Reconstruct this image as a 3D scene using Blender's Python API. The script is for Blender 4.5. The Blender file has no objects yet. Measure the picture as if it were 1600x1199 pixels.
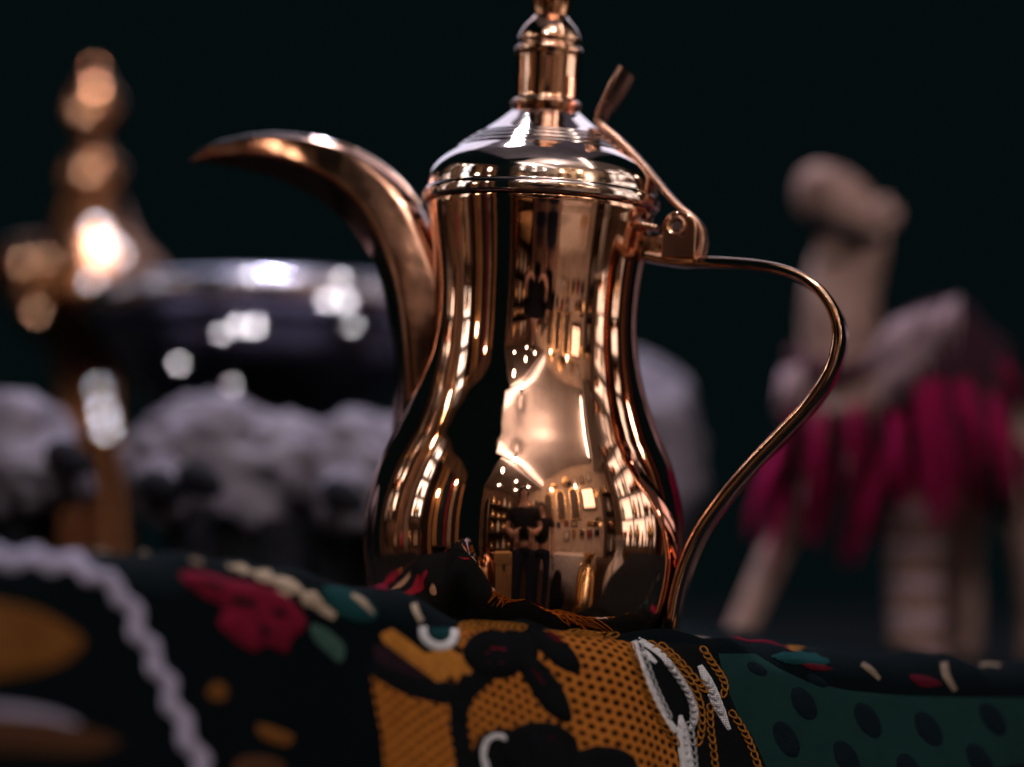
import bpy, bmesh, math, random
import numpy as np
from mathutils import Vector, Matrix
from mathutils.geometry import delaunay_2d_cdt

random.seed(7); np.random.seed(7)
SC = bpy.context.scene
COL = SC.collection
R = math.radians

# ------------------------------------------------------------------ camera
S = 0.28e-3            # metres per photo pixel at the pot
D = 0.95               # camera to pot axis
EYE = 1.10             # camera height
HOR = 790.0            # photo row of the horizon
TILT = math.atan((HOR - 599.5) * S / D)
cam_d = bpy.data.cameras.new('camera')
cam = bpy.data.objects.new('camera', cam_d); COL.objects.link(cam)
cam.location = (0, -D, EYE)
cam.rotation_euler = (R(90) + TILT, 0, 0)
cam_d.sensor_width = 36.0
cam_d.lens = 36.0 * D / (1600 * S)
cam_d.clip_start = 0.02; cam_d.clip_end = 60
cam_d.dof.use_dof = True
cam_d.dof.focus_distance = D - 0.050
cam_d.dof.aperture_fstop = 1.9
SC.camera = cam

# ------------------------------------------------------------------ world and view
w = bpy.data.worlds.new('World'); SC.world = w; w.use_nodes = True
bg = w.node_tree.nodes['Background']
bg.inputs[0].default_value = (0.14, 0.40, 0.45, 1); bg.inputs[1].default_value = 0.0075
SC.view_settings.view_transform = 'Standard'
SC.view_settings.look = 'None'
SC.view_settings.exposure = 0.35
SC.view_settings.gamma = 1.0
SC.cycles.max_bounces = 8
SC.cycles.glossy_bounces = 5
SC.cycles.diffuse_bounces = 3
SC.cycles.sample_clamp_indirect = 8.0
SC.cycles.caustics_reflective = False

# ------------------------------------------------------------------ large lamps of the shop
def area(name, loc, target, sx, sy, power, color):
    l = bpy.data.lights.new(name, 'AREA'); l.shape = 'RECTANGLE'
    l.size = sx; l.size_y = sy; l.energy = power; l.color = color
    o = bpy.data.objects.new(name, l); COL.objects.link(o)
    o.location = loc
    o.rotation_euler = (Vector(target) - Vector(loc)).to_track_quat('-Z', 'Y').to_euler()
    return o
POT = (0.0, 0.0, 1.15)
area('cool_window_lamp_right', (0.46, 1.65, 2.75), (0.1, 0, 1.3), 0.62, 2.0, 4.6, (0.78, 0.79, 1.0))
area('cool_window_lamp_left', (-0.50, 1.65, 2.35), (-0.1, 0, 1.3), 0.60, 1.2, 2.2, (0.74, 0.76, 1.0))

# ------------------------------------------------------------------ pixel helpers (photo pixel -> point at a real depth)
ct, st = math.cos(TILT), math.sin(TILT)
CAM = Vector((0, -D, EYE))
def ray(px, py):
    x = (px - 800) * S; z = (599.5 - py) * S
    return Vector((x, D * ct - z * st, D * st + z * ct))
def P(px, py, Y=0.0):
    d = ray(px, py)
    return CAM + d * ((Y + D) / d.y)
def K(Y): return S * (Y + D) / D          # metres per pixel at depth Y

# ------------------------------------------------------------------ mesh helpers
def link(name, me, mat=None, parent=None):
    o = bpy.data.objects.new(name, me); COL.objects.link(o)
    if mat is not None and me is not None: me.materials.append(mat)
    if parent is not None: o.parent = parent
    return o
def empty(name, M=None):
    o = bpy.data.objects.new(name, None); COL.objects.link(o)
    o.empty_display_size = 0.02
    if M is not None: o.matrix_world = M
    return o
def tag(o, label=None, cat=None, group=None, kind=None):
    if label: o['label'] = label
    if cat: o['category'] = cat
    if group: o['group'] = group
    if kind: o['kind'] = kind
    return o
def mesh(name, verts, faces, smooth=True, angle=40):
    me = bpy.data.meshes.new(name)
    me.from_pydata([tuple(v) for v in verts], [], faces); me.update()
    if smooth:
        me.shade_smooth()
        me.set_sharp_from_angle(angle=R(angle))
    return me
def catmull(pts, n):
    pts = [np.array(p, float) for p in pts]
    P_ = [2 * pts[0] - pts[1]] + pts + [2 * pts[-1] - pts[-2]]
    out = []
    for i in range(1, len(P_) - 2):
        p0, p1, p2, p3 = P_[i-1], P_[i], P_[i+1], P_[i+2]
        for k in range(n):
            t = k / n
            out.append(0.5 * ((2*p1) + (-p0+p2)*t + (2*p0-5*p1+4*p2-p3)*t*t + (-p0+3*p1-3*p2+p3)*t**3))
    out.append(pts[-1])
    return out
def lathe(name, prof, seg=128, angle=40, cap=True):
    """prof: list of (r, z)"""
    n = len(prof); vs = []; fs = []
    for r, z in prof:
        for k in range(seg):
            a = 2 * math.pi * k / seg
            vs.append((r * math.cos(a), r * math.sin(a), z))
    for i in range(n - 1):
        for k in range(seg):
            k2 = (k + 1) % seg
            fs.append((i*seg+k, i*seg+k2, (i+1)*seg+k2, (i+1)*seg+k))
    if cap:
        fs.append(tuple(reversed(range(seg)))); fs.append(tuple((n-1)*seg + k for k in range(seg)))
    me = mesh(name, vs, fs, True, angle)
    bm = bmesh.new(); bm.from_mesh(me); bmesh.ops.recalc_face_normals(bm, faces=bm.faces); bm.to_mesh(me); bm.free()
    me.shade_smooth(); me.set_sharp_from_angle(angle=R(angle))
    return me
def loft(name, rings, closed=True, angle=45, cap=True):
    m = len(rings[0]); vs = [p for r in rings for p in r]; fs = []
    for i in range(len(rings) - 1):
        for k in range(m if closed else m - 1):
            k2 = (k + 1) % m
            fs.append((i*m+k, i*m+k2, (i+1)*m+k2, (i+1)*m+k))
    if cap and closed:
        fs.append(tuple(reversed(range(m)))); fs.append(tuple((len(rings)-1)*m + k for k in range(m)))
    me = mesh(name, vs, fs, True, angle)
    bm = bmesh.new(); bm.from_mesh(me); bmesh.ops.recalc_face_normals(bm, faces=bm.faces); bm.to_mesh(me); bm.free()
    me.shade_smooth(); me.set_sharp_from_angle(angle=R(angle))
    return me
def box_mesh(name, sx, sy, sz, bevel=0.0, z0=True):
    bm = bmesh.new(); bmesh.ops.create_cube(bm, size=1)
    for v in bm.verts: v.co = Vector((v.co.x*sx, v.co.y*sy, (v.co.z + (0.5 if z0 else 0))*sz))
    if bevel: bmesh.ops.bevel(bm, geom=bm.edges[:], offset=bevel, segments=2, affect='EDGES', profile=0.6)
    me = bpy.data.meshes.new(name); bm.to_mesh(me); bm.free()
    me.shade_smooth(); me.set_sharp_from_angle(angle=R(35))
    return me
def tube_rings(path, rad, seg=10):
    path = [Vector(p) for p in path]; rings = []
    up = Vector((0, 1, 0.013))
    for i, p in enumerate(path):
        t = (path[min(i+1, len(path)-1)] - path[max(i-1, 0)]).normalized()
        a = up - t * up.dot(t)
        if a.length < 1e-4: a = Vector((1, 0, 0)) - t * t.x
        a.normalize(); b = t.cross(a)
        r = rad[i] if isinstance(rad, (list, tuple)) else rad
        rings.append([tuple(p + a*r*math.cos(2*math.pi*k/seg) + b*r*math.sin(2*math.pi*k/seg)) for k in range(seg)])
    return rings
def skin_mesh(name, joints, edges, mat, parent=None, sub=2, root=0):
    """joints: [(co, (rx, ry))]"""
    me = bpy.data.meshes.new(name)
    me.from_pydata([tuple(j[0]) for j in joints], edges, []); me.update()
    o = link(name, me, mat, parent)
    md = o.modifiers.new('skin', 'SKIN'); md.use_smooth_shade = True
    ly = me.skin_vertices[0] if len(me.skin_vertices) else None
    if ly is None:
        bm = bmesh.new(); bm.from_mesh(me); bm.verts.layers.skin.verify(); bm.to_mesh(me); bm.free(); ly = me.skin_vertices[0]
    for i, j in enumerate(joints):
        r = j[1]; ly.data[i].radius = r if isinstance(r, (tuple, list)) else (r, r)
        ly.data[i].use_root = (i == root)
    sd = o.modifiers.new('sub', 'SUBSURF'); sd.levels = sub; sd.render_levels = sub
    return o

# ------------------------------------------------------------------ materials
def mat(name):
    m = bpy.data.materials.new(name); m.use_nodes = True
    nt = m.node_tree; return m, nt, nt.nodes['Principled BSDF']
def N(nt, t, **kw):
    n = nt.nodes.new(t)
    for k, v in kw.items():
        if k in n.inputs: n.inputs[k].default_value = v
        else: setattr(n, k, v)
    return n
def L(nt, a, b): nt.links.new(a, b)
def metal(name, col, rough=0.05, smudge=0.10, bump=0.02, tint=None, scale=18):
    m, nt, b = mat(name)
    b.inputs['Metallic'].default_value = 1
    tc = N(nt, 'ShaderNodeTexCoord')
    n1 = N(nt, 'ShaderNodeTexNoise', Scale=float(scale), Detail=6.0, Roughness=0.6)
    L(nt, tc.outputs['Object'], n1.inputs['Vector'])
    mr = N(nt, 'ShaderNodeMapRange'); mr.inputs[1].default_value = .50; mr.inputs[2].default_value = .72
    mr.inputs[3].default_value = rough; mr.inputs[4].default_value = rough + smudge
    L(nt, n1.outputs[0], mr.inputs[0])
    mpz = N(nt, 'ShaderNodeMapping'); mpz.inputs['Scale'].default_value = (9, 9, 420); mpz.inputs['Rotation'].default_value = (.12, .08, 0)
    L(nt, tc.outputs['Object'], mpz.inputs[0])
    nsc = N(nt, 'ShaderNodeTexNoise', Scale=1.0, Detail=4.0, Roughness=.7); L(nt, mpz.outputs[0], nsc.inputs['Vector'])
    msc = N(nt, 'ShaderNodeMapRange'); msc.inputs[1].default_value = .58; msc.inputs[2].default_value = .75; msc.inputs[4].default_value = .07
    L(nt, nsc.outputs[0], msc.inputs[0])
    asc = N(nt, 'ShaderNodeMath', operation='ADD'); L(nt, mr.outputs[0], asc.inputs[0]); L(nt, msc.outputs[0], asc.inputs[1])
    L(nt, asc.outputs[0], b.inputs['Roughness'])
    mx = N(nt, 'ShaderNodeMix', data_type='RGBA')
    mx.inputs[6].default_value = (*col, 1); mx.inputs[7].default_value = (*(tint or [c*.82 for c in col]), 1)
    n2 = N(nt, 'ShaderNodeTexNoise', Scale=scale*2.3, Detail=8.0, Roughness=0.7)
    L(nt, tc.outputs['Object'], n2.inputs['Vector'])
    mr2 = N(nt, 'ShaderNodeMapRange'); mr2.inputs[1].default_value = .5; mr2.inputs[2].default_value = .72
    L(nt, n2.outputs[0], mr2.inputs[0]); L(nt, mr2.outputs[0], mx.inputs[0])
    L(nt, mx.outputs[2], b.inputs['Base Color'])
    n3 = N(nt, 'ShaderNodeTexNoise', Scale=scale*1.4, Detail=2.0)
    L(nt, tc.outputs['Object'], n3.inputs['Vector'])
    bp = N(nt, 'ShaderNodeBump', Strength=bump, Distance=0.004)
    L(nt, n3.outputs[0], bp.inputs['Height']); L(nt, bp.outputs[0], b.inputs['Normal'])
    return m
def matte(name, col, rough=0.8, col2=None, scale=30, bump=0.15, dist=0.002, coord='Object'):
    m, nt, b = mat(name)
    b.inputs['Roughness'].default_value = rough
    b.inputs['Specular IOR Level'].default_value = 0.04 if rough > .85 else 0.4
    tc = N(nt, 'ShaderNodeTexCoord')
    n1 = N(nt, 'ShaderNodeTexNoise', Scale=float(scale), Detail=5.0, Roughness=.6)
    L(nt, tc.outputs[coord], n1.inputs['Vector'])
    mx = N(nt, 'ShaderNodeMix', data_type='RGBA')
    mx.inputs[6].default_value = (*col, 1); mx.inputs[7].default_value = (*(col2 or [c*.7 for c in col]), 1)
    mr = N(nt, 'ShaderNodeMapRange'); mr.inputs[1].default_value = .35; mr.inputs[2].default_value = .65
    L(nt, n1.outputs[0], mr.inputs[0]); L(nt, mr.outputs[0], mx.inputs[0]); L(nt, mx.outputs[2], b.inputs['Base Color'])
    bp = N(nt, 'ShaderNodeBump', Strength=bump, Distance=dist)
    L(nt, n1.outputs[0], bp.inputs['Height']); L(nt, bp.outputs[0], b.inputs['Normal'])
    return m
def emis(name, col, strength):
    m, nt, b = mat(name)
    b.inputs['Base Color'].default_value = (*col, 1)
    b.inputs['Emission Color'].default_value = (*col, 1); b.inputs['Emission Strength'].default_value = strength
    return m
def fabric(name, col, col2=None, thread=900.0, bump=0.5, rough=0.9, angle=0.0, dots=None):
    """woven or stitched cloth in UV metres"""
    m, nt, b = mat(name)
    b.inputs['Roughness'].default_value = rough
    b.inputs['Specular IOR Level'].default_value = 0.03
    uv = N(nt, 'ShaderNodeUVMap'); mp = N(nt, 'ShaderNodeMapping')
    mp.inputs['Rotation'].default_value = (0, 0, angle)
    L(nt, uv.outputs[0], mp.inputs[0])
    w1 = N(nt, 'ShaderNodeTexWave', Scale=thread/6.283, Distortion=1.2); w1.bands_direction = 'X'
    w2 = N(nt, 'ShaderNodeTexWave', Scale=thread/6.283, Distortion=1.2); w2.bands_direction = 'Y'
    L(nt, mp.outputs[0], w1.inputs[0]); L(nt, mp.outputs[0], w2.inputs[0])
    mu = N(nt, 'ShaderNodeMath', operation='MAXIMUM'); L(nt, w1.outputs[1], mu.inputs[0]); L(nt, w2.outputs[1], mu.inputs[1])
    nz = N(nt, 'ShaderNodeTexNoise', Scale=140.0, Detail=7.0, Roughness=.7); L(nt, mp.outputs[0], nz.inputs[0])
    mx = N(nt, 'ShaderNodeMix', data_type='RGBA')
    mx.inputs[6].default_value = (*[c*.4 for c in col], 1) if col2 is None else (*col2, 1); mx.inputs[7].default_value = (*col, 1)
    mm = N(nt, 'ShaderNodeMath', operation='MULTIPLY_ADD'); L(nt, mu.outputs[0], mm.inputs[0]); mm.inputs[1].default_value = .6
    L(nt, nz.outputs[0], mm.inputs[2])
    mr = N(nt, 'ShaderNodeMapRange'); mr.inputs[1].default_value = .55; mr.inputs[2].default_value = 1.15
    L(nt, mm.outputs[0], mr.inputs[0]); L(nt, mr.outputs[0], mx.inputs[0])
    out = mx.outputs[2]; height = mu.outputs[0]
    if dots:
        pitch, rad, dcol = dots
        sc = N(nt, 'ShaderNodeVectorMath', operation='SCALE'); sc.inputs[3].default_value = 1/pitch; L(nt, mp.outputs[0], sc.inputs[0])
        sp = N(nt, 'ShaderNodeSeparateXYZ'); L(nt, sc.outputs[0], sp.inputs[0])
        # offset every second row by half a step
        fl = N(nt, 'ShaderNodeMath', operation='FLOOR'); L(nt, sp.outputs[1], fl.inputs[0])
        hf = N(nt, 'ShaderNodeMath', operation='MULTIPLY'); hf.inputs[1].default_value = .5; L(nt, fl.outputs[0], hf.inputs[0])
        ax = N(nt, 'ShaderNodeMath', operation='ADD'); L(nt, sp.outputs[0], ax.inputs[0]); L(nt, hf.outputs[0], ax.inputs[1])
        fx = N(nt, 'ShaderNodeMath', operation='FRACT'); L(nt, ax.outputs[0], fx.inputs[0])
        fy = N(nt, 'ShaderNodeMath', operation='FRACT'); L(nt, sp.outputs[1], fy.inputs[0])
        cx = N(nt, 'ShaderNodeMath', operation='SUBTRACT'); L(nt, fx.outputs[0], cx.inputs[0]); cx.inputs[1].default_value = .5
        cy = N(nt, 'ShaderNodeMath', operation='SUBTRACT'); L(nt, fy.outputs[0], cy.inputs[0]); cy.inputs[1].default_value = .5
        cb = N(nt, 'ShaderNodeCombineXYZ'); L(nt, cx.outputs[0], cb.inputs[0]); L(nt, cy.outputs[0], cb.inputs[1])
        ln = N(nt, 'ShaderNodeVectorMath', operation='LENGTH'); L(nt, cb.outputs[0], ln.inputs[0])
        mk = N(nt, 'ShaderNodeMapRange'); mk.inputs[1].default_value = rad*.7; mk.inputs[2].default_value = rad*1.25
        L(nt, ln.outputs[1], mk.inputs[0])
        m2 = N(nt, 'ShaderNodeMix', data_type='RGBA'); m2.inputs[6].default_value = (*dcol, 1)
        L(nt, mk.outputs[0], m2.inputs[0]); L(nt, out, m2.inputs[7]); out = m2.outputs[2]
        ad = N(nt, 'ShaderNodeMath', operation='MULTIPLY_ADD'); ad.inputs[1].default_value = 2.0
        L(nt, mk.outputs[0], ad.inputs[0]); L(nt, height, ad.inputs[2]); height = ad.outputs[0]
    L(nt, out, b.inputs['Base Color'])
    bp = N(nt, 'ShaderNodeBump', Strength=bump, Distance=0.0005)
    L(nt, height, bp.inputs['Height']); L(nt, bp.outputs[0], b.inputs['Normal'])
    return m

M_COPPER = metal('polished_copper', (0.94, 0.565, 0.40), 0.025, 0.07, 0.018, (0.70, 0.38, 0.25))
M_COPPER_IN = metal('worn_copper', (0.80, 0.42, 0.24), 0.12, 0.15, 0.04)
M_SPOUT = metal('brushed_copper', (0.60, 0.31, 0.21), 0.12, 0.18, 0.16, (0.10, 0.045, 0.03), 20)
M_LEVER = metal('dull_copper', (0.80, 0.46, 0.34), 0.26, 0.16, 0.06)
M_LID = metal('cool_paled_copper', (0.90, 0.72, 0.65), 0.05, 0.10, 0.012)  # copper paled towards silver, cool reflected light put into its colour
M_STEEL = metal('steel_pin', (0.55, 0.55, 0.62), 0.2, 0.1)
M_SILVER = metal('dull_silver', (0.50, 0.48, 0.60), 0.20, 0.16, 0.05)  # lavender tint puts the cool reflected light into the silver
M_SILVER_DK = metal('dark_silver', (0.20, 0.19, 0.24), 0.28, 0.16, 0.05)  # darker silver for the bowl wall below the rim
M_BRASS = metal('old_copper', (0.30, 0.125, 0.06), 0.24, 0.16, 0.05)
M_PLUSH = matte('pale_plush', (0.29, 0.26, 0.32), 1.0, (0.12, 0.10, 0.135), 60, 0.8, 0.004)
M_PLUSH_DK = matte('dark_plush', (0.03, 0.03, 0.04), 1.0, (0.015, 0.015, 0.02), 160, 0.8, 0.004)
M_CAMEL = matte('camel_wool', (0.46, 0.30, 0.27), 1.0, (0.16, 0.09, 0.08), 45, 0.8, 0.004)
M_TABLE = matte('dark_table_cloth', (0.004, 0.005, 0.006), 0.95, (0.002, 0.003, 0.004), 60)
M_BLACK = matte('black_cotton', (0.012, 0.012, 0.014), 0.9)
M_JEANS = matte('dark_denim', (0.02, 0.024, 0.036), 0.9)
M_SKINT = matte('skin', (0.42, 0.24, 0.16), 0.6, (0.38, 0.20, 0.13), 20, 0.05)
M_HAIR = matte('dark_hair', (0.010, 0.008, 0.007), 0.6, None, 120, 0.5)
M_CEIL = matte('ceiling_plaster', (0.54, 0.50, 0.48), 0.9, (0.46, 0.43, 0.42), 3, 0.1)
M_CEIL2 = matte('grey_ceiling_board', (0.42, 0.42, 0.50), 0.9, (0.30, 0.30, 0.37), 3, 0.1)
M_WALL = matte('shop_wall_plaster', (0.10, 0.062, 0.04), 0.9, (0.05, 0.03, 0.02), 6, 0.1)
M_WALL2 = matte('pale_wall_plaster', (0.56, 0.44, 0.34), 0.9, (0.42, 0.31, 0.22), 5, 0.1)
M_WOOD = matte('dark_shelf_wood', (0.055, 0.028, 0.014), 0.5, (0.03, 0.015, 0.008), 25)
M_FLOOR = matte('shop_floor_stone', (0.035, 0.022, 0.018), 0.5, (0.015, 0.010, 0.009), 5)

# ------------------------------------------------------------------ the pot's own frame
AX0 = (810.4, 985.0)
YAW = R(15)
base = P(*AX0, 0.0)
ROLL = math.atan(0.0527)
M_POT = Matrix.Translation(base) @ Matrix.Rotation(ROLL, 4, 'Y') @ Matrix.Rotation(-YAW, 4, 'Z')
M_POT_I = M_POT.inverted()
def PL(px, py, yl=0.0):
    """photo pixel -> pot-local point on the plane local y = yl (the spout-handle plane)"""
    o = M_POT_I @ CAM; d = M_POT_I.to_3x3() @ ray(px, py)
    t = (yl - o.y) / d.y
    return o + d * t
M_AX = Matrix.Translation(base) @ Matrix.Rotation(ROLL, 4, 'Y')
M_AX_I = M_AX.inverted()
def zl(py):
    x = 818 + (840 - py) * 0.0527
    o = M_AX_I @ CAM; d = M_AX_I.to_3x3() @ ray(x, py)
    return (o + d * (-o.y / d.y)).z
def prof(pairs): return [(r * S, zl(y)) for y, r in pairs]

pot = empty('coffee_pot', M_POT)
tag(pot, 'polished copper coffee pot with curved beak spout standing on the embroidered cloth', 'coffee pot')

body_p = catmull([(985, 212), (976, 224), (947, 234), (906, 242), (870, 247.5), (840, 249), (805, 247.5), (767, 241), (730, 230),
                  (700, 218), (672, 205), (640, 191), (605, 178), (561, 166.5), (520, 160.5), (488, 159), (450, 160.5),
                  (415, 164.5), (380, 170), (352, 175)], 6)
bp_ = [(989, 120)] + [tuple(p) for p in body_p] + [(344, 176.2), (336, 177.6), (331, 178.6), (328.5, 178.2), (327.5, 174)]
link('body', lathe('body', prof(bp_), 192, 50), M_COPPER, pot)

lid_a = [(327, 168), (326, 178.5), (324, 181.5), (321, 182.6), (314, 182.6), (308, 181.6), (306.5, 180), (305.5, 178.8)]
lid_b = catmull([(304, 178.3), (295, 177.5), (283, 175), (271, 168.5), (259, 158), (249, 146), (241, 135)], 5)
lid_c = [(239, 134.5), (237, 133), (235.5, 129), (233, 126.5), (231.5, 126.5), (229.5, 124), (228, 119.5), (226, 117.3), (224.5, 117.3), (222.5, 115), (221, 110.5), (219, 108), (217.5, 108), (216, 106)]
lid_d = catmull([(214, 103), (203, 88), (192, 73), (183, 62), (176, 54), (170, 50.5)], 4)
lid = link('lid', lathe('lid', prof([(y, r + 4*min(1, max(0, (r-100)/60))) for y, r in lid_a + [tuple(p) for p in lid_b] + lid_c + [tuple(p) for p in lid_d]]), 192, 60), M_LID, pot)
kn = [(171, 46), (170, 52), (167.5, 54), (164, 54), (161.5, 52), (160, 48.5)] + [tuple(p) for p in catmull([(157, 47.5), (140, 48), (110, 48.5), (90, 49)], 3)] + \
     [(87, 50.5), (84, 51.5), (80, 51.5), (77, 50), (75.5, 46.5), (73, 44.5), (70.5, 45), (68, 47), (65, 47.4)] + \
     [tuple(p) for p in catmull([(62, 47), (54, 44.5), (45, 40), (37, 34), (31, 28.5)], 3)] + [(28, 27), (26.5, 24)]
knob = link('knob', lathe('knob', prof([(y, r*1.05) for y, r in kn]), 128, 55), M_COPPER, pot)
fn = [(27, 20)] + [tuple(p) for p in catmull([(25.5, 27), (20, 27.5), (8, 30), (-8, 35), (-30, 38), (-55, 33), (-80, 20), (-105, 7), (-125, 1)], 4)]
link('finial', lathe('finial', prof(fn), 96, 60), M_COPPER_IN, knob)
# spout: lofted beak
UP = [(299, 250), (318, 237), (345, 226), (410, 213), (480, 216), (545, 231), (600, 262), (640, 300), (672, 352), (705, 430), (725, 520)]
LO = [(300, 253), (322, 254), (352, 260), (425, 277), (492, 309), (548, 357), (588, 422), (607, 500), (617, 580), (612, 660), (605, 720)]
WD = [1.5, 6, 14, 36, 60, 76, 90, 102, 116, 126, 130]
ups = catmull(UP, 6); los = catmull(LO, 6); wds = catmull([(x,) for x in WD], 6)
rings = []
SEG = 56
for u, l, wd in zip(ups, los, wds):
    a = PL(*u); b = PL(*l); c = (a + b) / 2; h = (a - b) / 2
    ww = float(wd[0]) * S / 2
    rg = []
    for k in range(SEG):
        th = 2 * math.pi * k / SEG
        cz, sx = math.cos(th), math.sin(th)
        # flanks lean back above a soft crease and are drawn in to a keel below it
        cr = -0.05
        if cz >= cr:
            q = (cz - cr) / (1 - cr)
            kf = (1 - .30 * q ** 1.2) * (1 - max(0, (q - .8) / .2) ** 2) ** .5
        else: kf = (1 - ((cr - cz) / (1 + cr)) ** 1.12) ** 0.97
        px = math.copysign(max(kf, 0.0), sx if abs(sx) > 1e-6 else 1) * ww if abs(sx) > 1e-6 else 0.0
        p = c + h * cz
        rg.append((p.x, p.y + px * 1.1, p.z))
    rings.append(rg)
spout = link('spout', loft('spout', rings, angle=70), M_SPOUT, pot)
# raised seam where the spout is soldered along its upper edge
sp = [PL(*u) + (PL(*u) - PL(*l)).normalized() * 0.0004 for u, l in zip(ups[3:46], los[3:46])]
link('edge_bead', loft('edge_bead', tube_rings(sp, 0.0011, 8)), M_LID, spout)

# strips: lever and handle
def strip(name, pts, thick, widths, n=8, bev=0.28):
    path = catmull(pts, n); wl = catmull([(x,) for x in widths], n)
    loc = [PL(*p) for p in path]
    rings = []
    for i, p in enumerate(loc):
        t = (loc[min(i+1, len(loc)-1)] - loc[max(i-1, 0)]); t.y = 0; t.normalize()
        nrm = Vector((-t.z, 0, t.x))
        hw = float(wl[i][0]) / 2; ht = thick * S / 2; e = ht * bev * 2
        sec = [(-ht, -hw+e), (-ht+e*.3, -hw+e*.3), (-ht+e, -hw), (ht-e, -hw), (ht-e*.3, -hw+e*.3), (ht, -hw+e),
               (ht*1.12, 0), (ht, hw-e), (ht-e*.3, hw-e*.3), (ht-e, hw), (-ht+e, hw), (-ht+e*.3, hw-e*.3), (-ht, hw-e), (-ht*1.0, 0)]
        rings.append([tuple(p + nrm * a + Vector((0, b, 0))) for a, b in sec])
    return loft(name, rings, angle=50)
hp = [(1012, 402), (1040, 407), (1070, 411), (1100, 411), (1140, 413), (1190, 418), (1235, 428), (1272, 447), (1298, 476), (1312, 512), (1311, 548),
      (1297, 588), (1267, 633), (1225, 677), (1180, 724), (1136, 775), (1100, 825), (1077, 872), (1062, 918), (1053, 965), (1048, 992)]
hw = [.014]*4 + [.016, .019, .022, .025, .027, .028, .028, .027, .026, .025, .024, .023, .022, .022, .021, .020, .018]
handle = link('handle', strip('handle', hp, 15, hw), M_COPPER, pot)
lp = [(979, 112), (966, 136), (952, 161), (938, 186), (941, 197), (958, 211), (985, 236), (1012, 266), (1040, 300), (1062, 324), (1083, 341), (1096, 358), (1099, 380), (1095, 399), (1091, 407)]
lw = [.024, .025, .021, .014, .012, .012, .012, .012, .012, .012, .012, .012, .012, .0125, .0125]
lever = link('lid_lever', strip('lid_lever', lp, 8.5, lw), M_LEVER, lid)
# hinge ears on the handle root
def ear(yl):
    c = PL(1062, 357, yl); n = 48; vs = []; fs = []
    for s in (0, 1):
        for ring in (0, 1):
            for k in range(n):
                a = 2 * math.pi * k / n; dx, dz = math.cos(a), math.sin(a)
                if ring == 0: r = 12 * S
                else:
                    r = 26 * S
                    if dz < 0: r = min(26 * S / max(abs(dx), 1e-3), 45 * S / max(abs(dz), 1e-3), 1)
                vs.append((c.x + dx*r, yl + (s - .5) * .0026, c.z + dz*r))
    I = lambda s, r, k: (s*2 + r)*n + k % n
    for k in range(n):
        fs += [(I(0,0,k), I(0,1,k), I(0,1,k+1), I(0,0,k+1)), (I(1,0,k+1), I(1,1,k+1), I(1,1,k), I(1,0,k)),
               (I(0,1,k), I(1,1,k), I(1,1,k+1), I(0,1,k+1)), (I(0,0,k+1), I(1,0,k+1), I(1,0,k), I(0,0,k))]
    me = mesh('hinge_ear', vs, fs); bm = bmesh.new(); bm.from_mesh(me); bmesh.ops.recalc_face_normals(bm, faces=bm.faces)
    bm.to_mesh(me); bm.free(); me.shade_smooth(); me.set_sharp_from_angle(angle=R(40))
    o = link('hinge_ear', me, M_COPPER, handle)
    bv = o.modifiers.new('bevel', 'BEVEL'); bv.width = .0005; bv.segments = 2; bv.limit_method = 'ANGLE'
ear(-.0075); ear(.0075)
c = PL(1062, 357, 0)
pin = tube_rings([(c.x, -.0082, c.z), (c.x, .0102, c.z)], 7.2*S, 20)
link('hinge_pin', loft('hinge_pin', pin), M_STEEL, handle)
tr = []
for k in range(28):
    a = 2*math.pi*k/28; tr.append([(c.x + (13*S + 2.6*S*math.cos(b))*math.cos(a), -.0089 + 2.6*S*math.sin(b), c.z + (13*S + 2.6*S*math.cos(b))*math.sin(a)) for b in np.linspace(0, 2*math.pi, 8, endpoint=False)])
tr.append(tr[0]); link('hinge_ring', loft('hinge_ring', tr, cap=False), M_COPPER, handle)
# saddle bracket that grips the neck below the rim
def bracket():
    pts = [(948, 392), (944, 372), (952, 357), (972, 352), (1003, 355), (1034, 361)]
    return strip('neck_bracket', pts, 8, [.016, .017, .018, .018, .017, .015])
brk = link('neck_bracket', bracket(), M_COPPER, pot)
brk.location = Vector((0, -0.004, 0))
c2 = PL(1020, 388, 0)
bk = box_mesh('hinge_block', 46*S, .0115, 36*S, .001, False)
ob = link('hinge_block', bk, M_COPPER, handle); ob.location = (c2.x, 0, c2.z)

# ------------------------------------------------------------------ embroidered cloth (parametric surface)
A_px = [-260, -100, 0, 200, 400, 560, 660, 750, 880, 1040, 1200, 1400, 1600, 1760]
A_py = [842, 846, 850, 858, 884, 910, 946, 972, 984, 992, 1008, 1020, 1040, 1056]
A_Y = [-.30, -.255, -.225, -.172, -.130, -.106, -.092, -.082, -.072, -.040, -.018, .018, .058, .085]
anch = [P(a, b, c) for a, b, c in zip(A_px, A_py, A_Y)]
RX = np.array([p.x for p in anch]); RY = np.array([p.y for p in anch]); RZ = np.array([p.z for p in anch])
gx = np.linspace(RX[0], RX[-1], 600)
def smooth(v, k):
    kern = np.hanning(k); kern /= kern.sum()
    return np.convolve(np.pad(v, k//2, mode='edge'), kern, 'valid')[:len(v)]
gy = smooth(np.interp(gx, RX, RY), 61); gz = smooth(np.interp(gx, RX, RZ), 31)
gdy = np.gradient(gy, gx)
RHO = 0.020
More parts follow.
